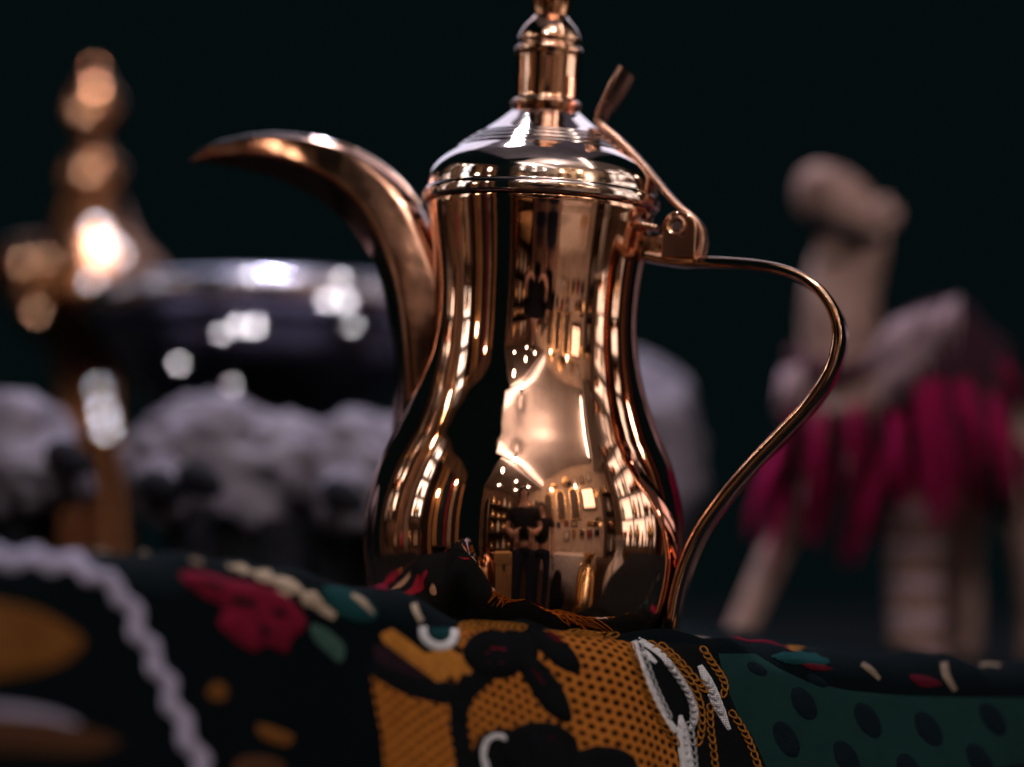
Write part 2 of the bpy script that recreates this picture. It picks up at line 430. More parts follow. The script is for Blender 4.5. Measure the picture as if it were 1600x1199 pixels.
def surf(u, v):
    """u: world x of the ridge, v: distance over the ridge (positive towards the camera and down)"""
    u = np.asarray(u, float); v = np.asarray(v, float)
    y0 = np.interp(u, gx, gy); z0 = np.interp(u, gx, gz); sl = np.interp(u, gx, gdy)
    nl = np.sqrt(1 + sl*sl); fx, fy = sl/nl, -1/nl
    amax = R(76)
    a = np.clip(v / RHO, 0, amax)
    fwd = RHO*np.sin(a); dn = RHO*(1-np.cos(a))
    rest = np.clip(v - RHO*amax, 0, None)
    fwd = fwd + rest*math.cos(amax); dn = dn + rest*math.sin(amax)
    # hanging folds
    amp = np.clip(v/.08, 0, 1)
    fold = amp*(.004*np.sin(u*38+1.0+v*6) + .002*np.sin(u*83+.4-v*9) + .0012*np.sin(u*190+v*30))
    fwd = fwd + fold
    vb = np.clip(-v, 0, None)
    x = u + fx*fwd*0.9
    y = y0 + fy*fwd + vb
    t = np.clip((vb-.002)/.034, 0, 1); t = t*t*(3-2*t)
    zp = base.z - .0015 - 0.0527*(x - base.x)
    zp = np.where(x > .09, zp - .10*(x-.09), zp)
    z = z0*(1-t) + np.minimum(zp, z0 + .002)*t - dn
    z = z + .0009*np.sin(u*60+v*22)*np.clip((np.abs(v)-.0)/.02, 0, 1) + .0006*np.sin(u*137-v*80)
    z = z + .0016*np.sin(u*88+2.2*np.sin(u*23+.6)+v*14)*np.exp(-(v/.028)**2) + .0007*np.sin(u*233+1.7*np.sin(u*61)-v*40)*np.exp(-(v/.05)**2)
    back = np.clip(vb-.20, 0, None)
    z = z - back*1.2
    return np.stack([x, y, z], -1)
def surf_n(u, v):
    e = 4e-4
    du = surf(u+e, v) - surf(u-e, v); dv = surf(u, v+e) - surf(u, v-e)
    n = np.cross(dv, du); n /= np.linalg.norm(n, axis=-1, keepdims=True)
    return n
if surf_n(0.0, 0.0)[2] < 0:
    _sn = surf_n
    surf_n = lambda u, v: -_sn(u, v)
def proj(p):
    x = p[..., 0]; y = p[..., 1] + D; z = p[..., 2] - EYE
    yc = y*ct + z*st; zc = -y*st + z*ct
    return np.stack([800 + x/yc*D/S, 599.5 - zc/yc*D/S], -1)
GU, GV = np.meshgrid(np.linspace(RX[0]+.004, RX[-1]-.004, 150), np.linspace(-.004, .13, 90), indexing='ij')
GP = proj(surf(GU, GV)).reshape(-1, 2); GUf, GVf = GU.ravel(), GV.ravel()
def to_uv(px, py):
    i = int(np.argmin(((GP - (px, py))**2).sum(1))); u, v = GUf[i], GVf[i]
    for _ in range(6):
        q = proj(surf(u, v)); e = 3e-4
        a = (proj(surf(u+e, v)) - q)/e; b = (proj(surf(u, v+e)) - q)/e
        J = np.array([[a[0], b[0]], [a[1], b[1]]]); r = np.array([px, py]) - q
        try: d = np.linalg.solve(J + np.eye(2)*1e-3, r)
        except Exception: break
        d = np.clip(d, -.004, .004); u += d[0]; v = max(-.006, min(.14, v + d[1]))
    return u, v

M_CLOTH = fabric('navy_cloth', (0.0022, 0.0050, 0.0070), (0.0010, 0.0022, 0.003), 1500, .5)
nu, nv = 420, 300
us = np.linspace(RX[0]+.001, RX[-1]-.001, nu); vs_ = np.concatenate([np.linspace(-.30, -.05, 60), np.linspace(-.049, .14, nv-60)])
UU, VV = np.meshgrid(us, vs_, indexing='ij')
pts = surf(UU, VV).reshape(-1, 3)
fs = [(i*nv+j, i*nv+j+1, (i+1)*nv+j+1, (i+1)*nv+j) for i in range(nu-1) for j in range(nv-1)]
me = mesh('embroidered_cloth', pts, fs, True, 180)
uvl = me.uv_layers.new(name='UVMap')
li = np.empty(len(me.loops), np.int32); me.loops.foreach_get('vertex_index', li)
uvl.data.foreach_set('uv', np.stack([UU.ravel()[li], VV.ravel()[li]], -1).astype(np.float32).ravel())
cloth = link('embroidered_cloth', me, M_CLOTH)
tag(cloth, 'dark embroidered cloth with orange panel draped over the ledge under the coffee pot', 'cloth')

def patch_mesh(name, poly_px, off, spacing=.0016, bulge=0.0, rag=0.0):
    """raised applique traced on the cloth; poly in photo pixels"""
    pp = []
    n = len(poly_px)
    for i in range(n):
        a, b = np.array(poly_px[i], float), np.array(poly_px[(i+1) % n], float)
        k = max(1, int(np.linalg.norm(b-a)/6))
        for j in range(k):
            q = a + (b-a)*j/k
            if rag: q = q + np.random.uniform(-rag, rag, 2)
            pp.append(q)
    uv = np.array([to_uv(*q) for q in pp])
    return patch_uv(name, uv, off, spacing, bulge)
def patch_uv(name, uv, off, spacing=.0016, bulge=0.0):
    u0, v0 = uv.min(0); u1, v1 = uv.max(0)
    gu, gv = np.meshgrid(np.arange(u0, u1, spacing), np.arange(v0, v1, spacing), indexing='ij')
    G = np.stack([gu.ravel(), gv.ravel()], -1)
    # inside test + distance to edges
    A = uv; B = np.roll(uv, -1, 0); ins = np.zeros(len(G), bool); dmin = np.full(len(G), 1e9)
    for a, b in zip(A, B):
        c = (a[1] > G[:, 1]) != (b[1] > G[:, 1])
        with np.errstate(divide='ignore', invalid='ignore'):
            xi = (b[0]-a[0])*(G[:, 1]-a[1])/(b[1]-a[1]+1e-15)+a[0]
        ins ^= c & (G[:, 0] < xi)
        ab = b-a; t = np.clip(((G-a)@ab)/max(ab@ab, 1e-15), 0, 1)
        dmin = np.minimum(dmin, np.linalg.norm(G-(a+t[:, None]*ab), axis=1))
    G = G[ins & (dmin > spacing*.35)]
    allp = np.concatenate([uv, G]) if len(G) else uv
    ne = len(uv)
    vo, eo, fo, _, _, _ = delaunay_2d_cdt([Vector((float(p[0])*100, float(p[1])*100)) for p in allp], [(i, (i+1) % ne) for i in range(ne)], [], 2, 1e-5)
    V = np.array([(p.x/100, p.y/100) for p in vo])
    dm = np.full(len(V), 1e9)
    for a, b in zip(A, B):
        ab = b-a; t = np.clip(((V-a)@ab)/max(ab@ab, 1e-15), 0, 1)
        dm = np.minimum(dm, np.linalg.norm(V-(a+t[:, None]*ab), axis=1))
    h = off*(.35+.65*np.clip(dm/.0008, 0, 1)) + bulge*np.clip(dm/.004, 0, 1)**.6
    W = surf(V[:, 0], V[:, 1]) + surf_n(V[:, 0], V[:, 1])*h[:, None]
    me = mesh(name, W, [tuple(f) for f in fo], True, 180)
    if len(me.polygons):
        f0 = me.polygons[len(me.polygons)//2]
        c = f0.center; 
        if f0.normal.dot(CAM - c) < 0: me.flip_normals()
    ul = me.uv_layers.new(name='UVMap')
    for l in me.loops: ul.data[l.index].uv = V[l.vertex_index]
    return me
def smooth_poly(p, n=5):
    p = list(p); q = p[-2:] + p + p[:3]
    c = catmull(q, n)
    return [tuple(x) for x in c[2*n:(2+len(p))*n]]
def ell(cx, cy, rx, ry, rot=0, n=20):
    return [(cx + rx*math.cos(t)*math.cos(R(rot)) - ry*math.sin(t)*math.sin(R(rot)), cy + rx*math.cos(t)*math.sin(R(rot)) + ry*math.sin(t)*math.cos(R(rot))) for t in np.linspace(0, 2*math.pi, n, endpoint=False)]
def ribbon(pts, widths, wave=0, wl=30):
    c = catmull([(*p, w_) for p, w_ in zip(pts, widths)], 8); Lf, Rt = [], []; s = 0
    for i, q in enumerate(c):
        t = c[min(i+1, len(c)-1)][:2] - c[max(i-1, 0)][:2]; t /= np.linalg.norm(t); n = np.array([-t[1], t[0]])
        if i: s += np.linalg.norm(c[i][:2]-c[i-1][:2])
        o = n*wave*math.sin(s/wl*2*math.pi)
        Lf.append(tuple(q[:2] + o + n*q[2]/2)); Rt.append(tuple(q[:2] + o - n*q[2]/2))
    return Lf + Rt[::-1]
F = {
 'orange': fabric('orange_knit', (0.46, 0.155, 0.027), (0.26, 0.08, 0.013), 2600, .6, angle=R(-20), dots=(.0037, .33, (0.02, 0.006, 0.003))),
 'orange_plain': fabric('orange_stitch', (0.50, 0.19, 0.035), None, 2200, .6),
 'dimmed_orange': fabric('dimmed_orange_stitch', (0.17, 0.066, 0.017), None, 2000, .6),  # same orange thread darkened, the weaker light on the left put into it
 'brown': fabric('brown_stitch', (0.08, 0.035, 0.018), None, 2000, .6),
 'black': fabric('black_stitch', (0.007, 0.008, 0.010), None, 2400, .6),
 'purple': fabric('plum_stitch', (0.025, 0.012, 0.018), None, 2200, .6),
 'red': fabric('crimson_stitch', (0.20, 0.010, 0.030), (0.025, 0.003, 0.008), 2200, .6),
 'dimred': fabric('maroon_stitch', (0.07, 0.006, 0.013), None, 2200, .6),
 'white': fabric('white_stitch', (0.80, 0.77, 0.80), (0.36, 0.35, 0.40), 2200, .9),
 'lavender': fabric('lavender_braid', (0.42, 0.38, 0.52), (0.22, 0.20, 0.30), 1600, .8),
 'dimcream': fabric('dim_cream_stitch', (0.22, 0.16, 0.12), (0.06, 0.04, 0.03), 2000, .7),
 'cream': fabric('cream_stitch', (0.46, 0.35, 0.26), (0.12, 0.08, 0.06), 2000, .7),
 'teal': fabric('teal_stitch', (0.009, 0.045, 0.05), None, 2000, .7),
 'green': fabric('green_satin', (0.0085, 0.030, 0.029), (0.005, 0.019, 0.019), 3200, .25, .7),
 'spot': fabric('navy_spot', (0.006, 0.012, 0.018), None, 2600, .4),
 'mint': fabric('pale_green_stitch', (0.05, 0.10, 0.085), None, 2000, .7),
}
def motif(name, poly, col, off, parent=None, sm=False, bulge=0.0, rag=0.0, sp=.0018):
    p = smooth_poly(poly) if sm else poly
    return link(name, patch_mesh(name, p, off, sp, bulge, rag), F[col], parent or cloth)

# --- orange panel and its dark vine
panel = motif('orange_panel', [(577, 1042), (590, 1055), (640, 1090), (700, 1075), (720, 1020), (706, 986), (720, 977), (830, 984), (905, 988), (985, 1004), (1000, 1052),
              (1028, 1112), (1052, 1160), (1074, 1215), (1074, 1235), (604, 1235), (596, 1150), (584, 1090)], 'orange', .0004, sp=.0025)
motif('orange_stripe', [(594, 992), (612, 982), (650, 1010), (702, 1052), (698, 1064), (682, 1066), (640, 1035), (600, 1005)], 'orange_plain', .0005)
motif('orange_stripe', [(662, 1022), (700, 1010), (732, 1034), (762, 1052), (758, 1062), (722, 1066), (690, 1050)], 'orange_plain', .0005)
motif('vine', ribbon([(578, 1040), (620, 1062), (668, 1080), (712, 1085), (742, 1066), (770, 1045)], [28, 34, 34, 36, 36, 30]), 'black', .0008, panel)
motif('vine', ribbon([(740, 1060), (722, 1092), (716, 1130), (722, 1170), (735, 1240)], [44, 34, 30, 30, 34]), 'black', .0009, panel)
motif('flower_bud', ell(772, 1024, 50, 38, 10), 'black', .0010, panel, True, .0008)
motif('bud_ring', ribbon([(775+17*math.cos(t), 1027+12*math.sin(t)) for t in np.linspace(0, 5.9, 12)], [8]*12), 'red', .0024, panel)
motif('leaf', smooth_poly([(822, 984), (858, 990), (890, 1012), (906, 1036), (902, 1053), (876, 1046), (845, 1020), (826, 1000)]), 'black', .0010, panel, bulge=.0008)
motif('leaf_vein', ribbon([(850, 994), (866, 1002), (876, 1012)], [8, 14, 4]), 'dimred', .0022, panel)
motif('leaf', smooth_poly([(812, 1030), (835, 1026), (862, 1052), (884, 1086), (894, 1124), (880, 1130), (852, 1112), (828, 1078), (812, 1050)]), 'black', .0010, panel, bulge=.0008)
motif('leaf_vein', ribbon([(826, 1042), (842, 1062), (856, 1082)], [6, 15, 5]), 'dimred', .0022, panel)
motif('leaf', smooth_poly([(790, 985), (832, 992), (842, 1015), (834, 1040), (806, 1035), (794, 1010)]), 'black', .0009, panel)
motif('rosette', ell(842, 1172, 62, 44, 0), 'black', .0010, panel, True, .0008)
motif('rosette_ring', ribbon([(840+38*math.cos(t), 1178+28*math.sin(t)) for t in np.linspace(3.3, 6.2, 9)], [9]*9), 'dimred', .0022, panel)
motif('rosette', ell(940, 1200, 56, 34, 0), 'black', .0010, panel, True, .0008)
motif('rosette_ring', ribbon([(938+30*math.cos(t), 1204+18*math.sin(t)) for t in np.linspace(3.3, 6.2, 9)], [8]*9), 'dimred', .0022, panel)
motif('hook_surround', smooth_poly([(738, 1170), (760, 1142), (800, 1140), (812, 1165), (800, 1195), (800, 1225), (750, 1225)]), 'black', .0008, panel)
motif('white_hook', ribbon([(796, 1160), (780, 1150), (762, 1156), (754, 1176), (758, 1198), (768, 1225)], [13, 13, 13, 13, 13, 13]), 'white', .0014, panel)
motif('white_loop', ribbon([(660, 980), (662, 996), (676, 1008), (694, 1010), (708, 1000), (710, 984)], [13]*6), 'white', .0014)
motif('loop_filling', [(668, 982), (704, 982), (702, 996), (690, 1002), (674, 998)], 'teal', .0008)
motif('cream_stroke', ribbon([(646, 944), (650, 956), (658, 972)], [10, 10, 8]), 'cream', .001)
motif('plum_leaf', smooth_poly([(584, 1010), (610, 1014), (640, 1036), (664, 1058), (650, 1072), (610, 1058), (588, 1036)]), 'purple', .0007)
# --- white petals and chain stitch on the right
motif('petal_ground', smooth_poly([(988, 1002), (1040, 1006), (1100, 1012), (1132, 1060), (1148, 1110), (1180, 1160), (1196, 1230), (1080, 1230), (1052, 1160), (1012, 1080)]), 'black', .0006)
motif('white_petal_edge', ribbon([(990, 1003), (1003, 1040), (1020, 1082), (1038, 1120), (1056, 1146)], [10, 11, 12, 12, 12]), 'white', .0014)
motif('white_petal_edge', ribbon([(996, 1001), (1030, 1022), (1058, 1055), (1078, 1090), (1085, 1118), (1078, 1144)], [9, 11, 12, 12, 12, 10]), 'white', .0014)
motif('white_petal_edge', ribbon([(1000, 1016), (1014, 1028), (1028, 1040)], [10, 10, 3]), 'white', .0014)
motif('white_stem', ribbon([(1062, 1118), (1066, 1150), (1072, 1190), (1076, 1235)], [6, 20, 22, 22]), 'white', .0016)
motif('white_spear', ribbon([(1092, 1040), (1106, 1068), (1122, 1105), (1141, 1146)], [9, 17, 17, 5]), 'white', .0014)
def chain(pts, col='orange_plain', step=12.5, w_=9, t_=3.0):
    """chain stitch: a row of small thread loops"""
    c = catmull(pts, 10); pts2 = [c[0]]; 
    for q in c[1:]:
        if np.linalg.norm(q - pts2[-1]) >= step*.8: pts2.append(q)
    V = []; Fc = []
    for i in range(len(pts2)-1):
        a, b = pts2[i], pts2[i+1]; t = (b-a)/np.linalg.norm(b-a); n = np.array([-t[1], t[0]])
        m = (a+b)/2; loop = []
        for k in range(10):
            th = 2*math.pi*k/10
            q = m + t*math.cos(th)*step*.62 + n*math.sin(th)*w_*.5*(1-.35*math.cos(th))
            loop.append(to_uv(*q))
        loop = np.array(loop); C = surf(loop[:, 0], loop[:, 1]); NN = surf_n(loop[:, 0], loop[:, 1])
        off = len(V); r = t_*S*.5
        for k in range(10):
            p = C[k] + NN[k]*(.0009 + .0006*math.cos(2*math.pi*k/10)); tg = C[(k+1) % 10]-C[k-1]; tg /= np.linalg.norm(tg)+1e-12; sd = np.cross(tg, NN[k])
            for j in range(5):
                ph = 2*math.pi*j/5; V.append(p + r*(NN[k]*math.cos(ph) + sd*math.sin(ph)))
        for k in range(10):
            for j in range(5):
                Fc.append((off+k*5+j, off+k*5+(j+1) % 5, off+((k+1) % 10)*5+(j+1) % 5, off+((k+1) % 10)*5+j))
    me = mesh('chain_stitch', V, Fc, True, 180)
    ul = me.uv_layers.new(name='UVMap')
    o = link('chain_stitch', me, F[col], cloth); o['kind'] = 'stuff'
for p in ([(984, 1008), (996, 1048), (1012, 1090), (1034, 1132), (1060, 1168)],
          [(1012, 1006), (1048, 1030), (1078, 1066), (1094, 1106), (1094, 1146), (1086, 1168)],
          [(1030, 1008), (1062, 1036), (1092, 1070), (1104, 1084)],
          [(1096, 1014), (1110, 1036), (1126, 1058), (1132, 1074), (1126, 1090)],
          [(1108, 1102), (1108, 1130), (1112, 1165), (1118, 1215)],
          [(1140, 1112), (1158, 1138), (1174, 1170), (1190, 1218)],
          [(890, 990), (930, 992), (975, 998)], [(720, 980), (770, 980), (820, 984)]):
    chain(p)
for p in ([(996, 1008), (1008, 1040), (1024, 1082), (1044, 1122)], [(1040, 1034), (1062, 1064), (1080, 1098), (1082, 1132)],
          [(1064, 1130), (1068, 1160), (1072, 1210)], [(1074, 1130), (1080, 1160), (1084, 1210)], [(1098, 1056), (1112, 1086), (1128, 1122)]):
    chain(p, 'white', 12, 9, 3.6)
# --- green spotted panel on the right
gp = motif('green_panel', [(1122, 1022), (1180, 1022), (1215, 1044), (1262, 1066), (1330, 1080), (1420, 1088), (1520, 1090), (1640, 1092), (1700, 1240), (1204, 1240), (1182, 1175), (1150, 1110), (1134, 1070)], 'green', .0004, sp=.0028)
for cx, cy, rx, ry, ro in ((1255, 1100, 17, 30, -32), (1355, 1126, 17, 32, -32), (1228, 1156, 17, 32, -30), (1322, 1186, 17, 32, -30), (1182, 1046, 9, 18, -62), (1276, 1064, 7, 18, -62),
                           (1450, 1140, 17, 32, -34), (1420, 1204, 17, 30, -30), (1550, 1124, 16, 30, -36), (1530, 1190, 17, 32, -32)):
    motif('navy_spot', ell(cx, cy, rx, ry, ro), 'spot', .0009, gp, True)
motif('teal_flower', smooth_poly([(1206, 1024), (1240, 1020), (1282, 1026), (1296, 1038), (1260, 1040), (1220, 1034)]), 'teal', .001, rag=1.5)
motif('red_flower', smooth_poly([(1250, 1037), (1285, 1040), (1300, 1047), (1270, 1048)]), 'dimred', .0011)
motif('cream_stroke', ribbon([(1346, 1038), (1360, 1048), (1374, 1062)], [8, 10, 6]), 'dimcream', .001)
motif('cream_stroke', ribbon([(1474, 1036), (1478, 1056), (1492, 1080)], [12, 12, 8]), 'dimcream', .001)
motif('red_flower', smooth_poly([(1420, 1056), (1450, 1058), (1472, 1070), (1440, 1074)]), 'dimred', .001)
motif('cream_stroke', ribbon([(1530, 1040), (1548, 1036), (1562, 1042)], [8, 10, 6]), 'dimcream', .001)
# --- left side: braid, rose, patches
braid = motif('wavy_braid', ribbon([(-60, 876), (0, 876), (50, 878), (115, 886), (165, 912), (196, 942), (216, 988), (244, 1040), (266, 1092), (290, 1150), (322, 1225)], [22, 22, 23, 25, 26, 27, 27, 27, 27, 28, 30], 6, 62), 'lavender', .0022, bulge=.0012)
rose = motif('red_rose', smooth_poly([(280, 898), (318, 896), (360, 906), (405, 914), (440, 928), (470, 956), (478, 980), (456, 1000), (446, 1022), (418, 1010), (395, 1018), (362, 998), (340, 975), (348, 950), (310, 928)]), 'red', .001, bulge=.001, rag=1.0)
for pl in ([(300, 906), (335, 910), (352, 924), (330, 926)], [(352, 930), (392, 936), (398, 952), (362, 952)], [(392, 975), (420, 980), (424, 998), (400, 992)], [(420, 946), (444, 958), (440, 972), (420, 962)]):
    motif('rose_dark_petal', smooth_poly(pl), 'black', .0026, rose)  # black thread petals sewn over the rose
for rb in ([(300, 920), (340, 916), (380, 926), (412, 944)], [(360, 960), (392, 964), (418, 978), (436, 1000)], [(430, 940), (452, 958), (460, 980)], [(372, 990), (398, 1000), (420, 1002)]):
    motif('rose_dark_petal', ribbon(rb, [4, 7, 6, 3][:len(rb)]), 'black', .0026, rose)
for q in ((372, 890, 20, 5, 12), (412, 901, 24, 8, 18), (452, 917, 24, 10, 26), (488, 938, 22, 11, 34), (512, 958, 13, 8, 40), (440, 930, 12, 5, 20)):
    motif('cream_blossom', ell(q[0], q[1], q[2], q[3], q[4], 14), 'cream', .0012, rag=3.0)
motif('teal_leaf', smooth_poly([(505, 918), (545, 922), (580, 944), (588, 966), (560, 972), (525, 958), (508, 938)]), 'teal', .001)
motif('cream_stroke', ribbon([(546, 930), (566, 944), (582, 962)], [8, 12, 6]), 'cream', .0018)
motif('green_leaf', smooth_poly([(486, 976), (510, 984), (538, 1010), (532, 1036), (510, 1020), (490, 1000)]), 'mint', .0008)
for q in ((60, 850), (132, 852), (228, 860), (308, 876)):
    motif('cream_tuft', ell(q[0], q[1]+3, 13, 4, 8, 10), 'dimcream', .0016, rag=2)
motif('orange_diamond', smooth_poly([(-80, 945), (0, 944), (60, 956), (108, 982), (130, 1004), (108, 1030), (60, 1048), (-20, 1060), (-80, 1062)]), 'dimmed_orange', .0008)
motif('brown_band', smooth_poly([(-80, 1112), (0, 1116), (90, 1128), (160, 1146), (188, 1162), (140, 1180), (60, 1176), (-80, 1168)]), 'brown', .0008)
motif('lavender_band', ribbon([(-80, 1108), (0, 1110), (70, 1118), (120, 1132)], [12, 13, 12, 6]), 'lavender', .0012)
motif('orange_spot', ell(340, 1082, 16, 15, 0, 12), 'dimmed_orange', .0008, rag=1.5)
motif('orange_spot', smooth_poly([(402, 1132), (430, 1138), (458, 1150), (450, 1166), (420, 1160), (404, 1148)]), 'dimmed_orange', .0008)
motif('orange_spot', smooth_poly([(368, 1190), (400, 1180), (440, 1190), (440, 1215), (370, 1215)]), 'brown', .0008)
motif('red_thread', ribbon([(556, 912), (580, 916), (606, 922)], [3, 5, 3]), 'red', .0014)

# --- embroidery on the flat top of the cloth, mirrored low in the pot's belly
def top_motif(name, x, y, rx, ry, rot, col, star=0):
    yr = float(np.interp(x, gx, gy)); v0 = -(y - yr)
    uv = []
    for t in np.linspace(0, 2*math.pi, 28, endpoint=False):
        k = 1 + (.28*math.cos(star*t) if star else 0)
        a, b = rx*k*math.cos(t), ry*k*math.sin(t)
        uv.append((x + a*math.cos(R(rot)) - b*math.sin(R(rot)), min(-.006, v0 + a*math.sin(R(rot)) + b*math.cos(R(rot)))))
    link(name, patch_uv(name, np.array(uv), .0012, .0025), F[col], cloth)
for q in (('red_flower', -.105, -.055, .016, .014, 0, 'red', 5), ('red_flower', -.135, .0, .015, .015, 20, 'red', 6), ('cream_leaf', -.085, -.075, .012, .004, 30, 'cream'), ('cream_leaf', -.12, -.03, .014, .004, -40, 'cream'),
          ('green_leaf', -.095, -.02, .014, .005, 60, 'mint'), ('plum_leaf', -.16, -.05, .016, .006, 10, 'purple'), ('orange_spot', -.15, -.025, .005, .005, 0, 'orange_plain'), ('orange_spot', -.10, .03, .006, .006, 0, 'orange_plain'),
          ('red_flower', .105, -.01, .013, .012, 0, 'red', 5), ('cream_leaf', .09, .03, .013, .004, 50, 'cream'), ('orange_leaf', .12, .02, .015, .006, -30, 'orange_plain'), ('green_leaf', .14, .0, .015, .005, 20, 'mint'),
          ('orange_leaf', .10, -.03, .010, .004, 10, 'orange_plain'), ('cream_leaf', -.18, .01, .014, .004, 70, 'cream'), ('green_leaf', -.20, -.04, .015, .006, 0, 'mint')):
    top_motif(*q)

# ------------------------------------------------------------------ the table behind and the ledge under the cloth
TZ = 0.985
t = link('table_top', box_mesh('table_top', 1.8, 1.75, .05, .004), M_TABLE); t.location = (0, .72, TZ - .05)
tag(t, 'dark display table behind the coffee pot carrying the toys and vessels', 'table')

# ------------------------------------------------------------------ background things
# copper incense burner, far left
YB = .58; kb = K(YB)
bx = P(140, 700, YB); 
ib = empty('incense_burner', Matrix.Translation(Vector((bx.x, YB, TZ))))
tag(ib, 'tall blurred copper incense burner with knobbed finial at far left', 'incense burner')
def zb(py): return P(140, py, YB).z - TZ
def pb(pairs, sm=4): return [(r*kb, zb(y)) for y, r in [tuple(p) for p in catmull(pairs, sm)]]
ftz = P(140, 690, YB).z
link('foot', lathe('foot', [(.0*1+95*kb, 0.0), (92*kb, .006)] + pb([(760, 62), (700, 58), (640, 50), (590, 52), (550, 66)]), 48), M_BRASS, ib)
link('bowl', lathe('bowl', pb([(552, 60), (530, 90), (500, 116), (470, 126), (440, 122)]), 64), M_BRASS, ib)
link('cover', lathe('cover', pb([(440, 124), (425, 118), (395, 92), (365, 66), (335, 52), (320, 46)]), 64), M_BRASS, ib)
link('finial', lathe('finial', pb([(322, 34), (308, 42), (285, 47), (260, 42), (240, 24), (222, 20), (205, 32), (180, 40), (152, 35), (132, 20), (112, 12), (100, 3)]), 48), M_BRASS, ib)
sa = [P(90, 400, YB), P(40, 400, YB), P(0, 415, YB), P(-50, 450, YB)]
M_ib = Matrix.Translation(Vector((bx.x, YB, TZ))).inverted()
link('arm', loft('arm', tube_rings([M_ib @ Vector(p) for p in [tuple(q) for q in catmull([tuple(x) for x in sa], 5)]], 24*kb, 14)), M_BRASS, ib)

# silver bowl behind the spout
YS = .42; ks = K(YS)
c = P(420, 470, YS)
sb = empty('silver_bowl', Matrix.Translation(Vector((c.x, YS, TZ))))
tag(sb, 'wide blurred silver bowl on a low foot behind the spout', 'bowl')
def zs(py): return P(400, py, YS).z - TZ
def psx(pairs, sm=5): return [(r*ks, zs(y)) for y, r in [tuple(p) for p in catmull(pairs, sm)]]
link('bowl_wall', lathe('bowl_wall', psx([(730, 60), (700, 90), (650, 150), (610, 200), (570, 236), (525, 258)]), 96, cap=True), M_SILVER_DK, sb)
link('rim', lathe('rim', psx([(526, 254), (516, 268), (496, 280), (474, 284), (458, 280), (450, 266)], 4), 96), M_SILVER, sb)
link('foot', lathe('foot', [(110*ks, 0), (108*ks, .008)] + psx([(780, 70), (750, 50), (728, 62)], 3), 48), M_BLACK, sb)

# added domes on the vessels, each turned to mirror a lamp as a glint
LAMP = Vector((-.25, -1.75, 2.68))
from mathutils.bvhtree import BVHTree
def vessel_tree(root, M):
    vs, fs = [], []
    for ch in root.children:
        o_ = len(vs); vs += [M @ v.co for v in ch.data.vertices]; fs += [tuple(o_+i for i in p.vertices) for p in ch.data.polygons]
    return BVHTree.FromPolygons(vs, fs)
def glint_dome(px, py, tree, rad, parent, M, lamp=LAMP, Rc=.06, m=M_SILVER):
    hit = tree.ray_cast(CAM, ray(px, py).normalized())
    if hit[0] is None: return
    p = hit[0] - ray(px, py).normalized() * .0025
    h = ((CAM - p).normalized() + (lamp - p).normalized()).normalized()
    q = h.to_track_quat('Z', 'Y').to_matrix().to_4x4()
    al = math.asin(min(.95, rad/Rc)); pr = []
    for k in range(7):
        a = al*(1-k/6.0)
        pr.append((max(Rc*math.sin(a), 1e-5), Rc*math.cos(a) - Rc*math.cos(al)))
    o = link('glint_dome', lathe('glint_dome', [(rad*.98, -.004)] + pr, 24, 60), m, parent)
    o.matrix_local = M.inverted() @ Matrix.Translation(p) @ q
M_sb = Matrix.Translation(Vector((c.x, YS, TZ)))
M_STUD = metal('bright_silver', (0.46, 0.46, 0.52), 0.19, 0.01, 0.0)
M_GLINT_C = metal('bright_copper_glint', (0.30, 0.16, 0.10), 0.19, 0.01, 0.0)
tree_s = vessel_tree(sb, M_sb)
for px, py, r in ((512, 470, .010), (540, 472, .010), (532, 436, .006), (550, 508, .007), (372, 510, .008), (398, 510, .009), (346, 522, .006), (279, 568, .007), (362, 602, .004), (392, 430, .005)):
    glint_dome(px, py, tree_s, r*.40, sb, M_sb, Rc=.075 if 420 < py < 515 else .05, m=M_STUD)
tree_b = vessel_tree(ib, Matrix.Translation(Vector((bx.x, YB, TZ))))
M_ibm = Matrix.Translation(Vector((bx.x, YB, TZ)))
for px, py, r in ((152, 356, .012), (166, 378, .012), (184, 398, .011), (146, 440, .009), (182, 456, .009), (160, 645, .010), (166, 668, .010), (58, 487, .008), (130, 172, .011), (137, 268, .011), (38, 410, .010), (72, 404, .007), (20, 500, .006), (155, 605, .006)):
    glint_dome(px, py, tree_b, r*.36, ib, M_ibm, Rc=.10, m=M_STUD if (340 < py < 470 and px > 100) or py > 600 else M_GLINT_C)

# plush toys
def blob(name, balls, mat_, parent, M, res=.006):
    mb = bpy.data.metaballs.new(name + '_m'); mb.resolution = res; mb.render_resolution = res; mb.threshold = .3
    for p, r in balls:
        e = mb.elements.new(); e.co = M.inverted() @ Vector(p); e.radius = r*1.45
    o = bpy.data.objects.new(name + '_m', mb); COL.objects.link(o)
    dg = bpy.context.evaluated_depsgraph_get(); dg.update()
    me = bpy.data.meshes.new_from_object(o.evaluated_get(dg))
    bpy.data.objects.remove(o, do_unlink=True)
    me.name = name; me.materials.clear(); me.shade_smooth()
    o2 = link(name, me, mat_, parent)
    sd = o2.modifiers.new('sub', 'SUBSURF'); sd.levels = 1; sd.render_levels = 1
    tx = bpy.data.textures.new(name + '_clouds', 'CLOUDS'); tx.noise_scale = .020; tx.noise_depth = 3
    dp = o2.modifiers.new('wool', 'DISPLACE'); dp.texture = tx; dp.strength = .022; dp.texture_coords = 'LOCAL'
    return o2
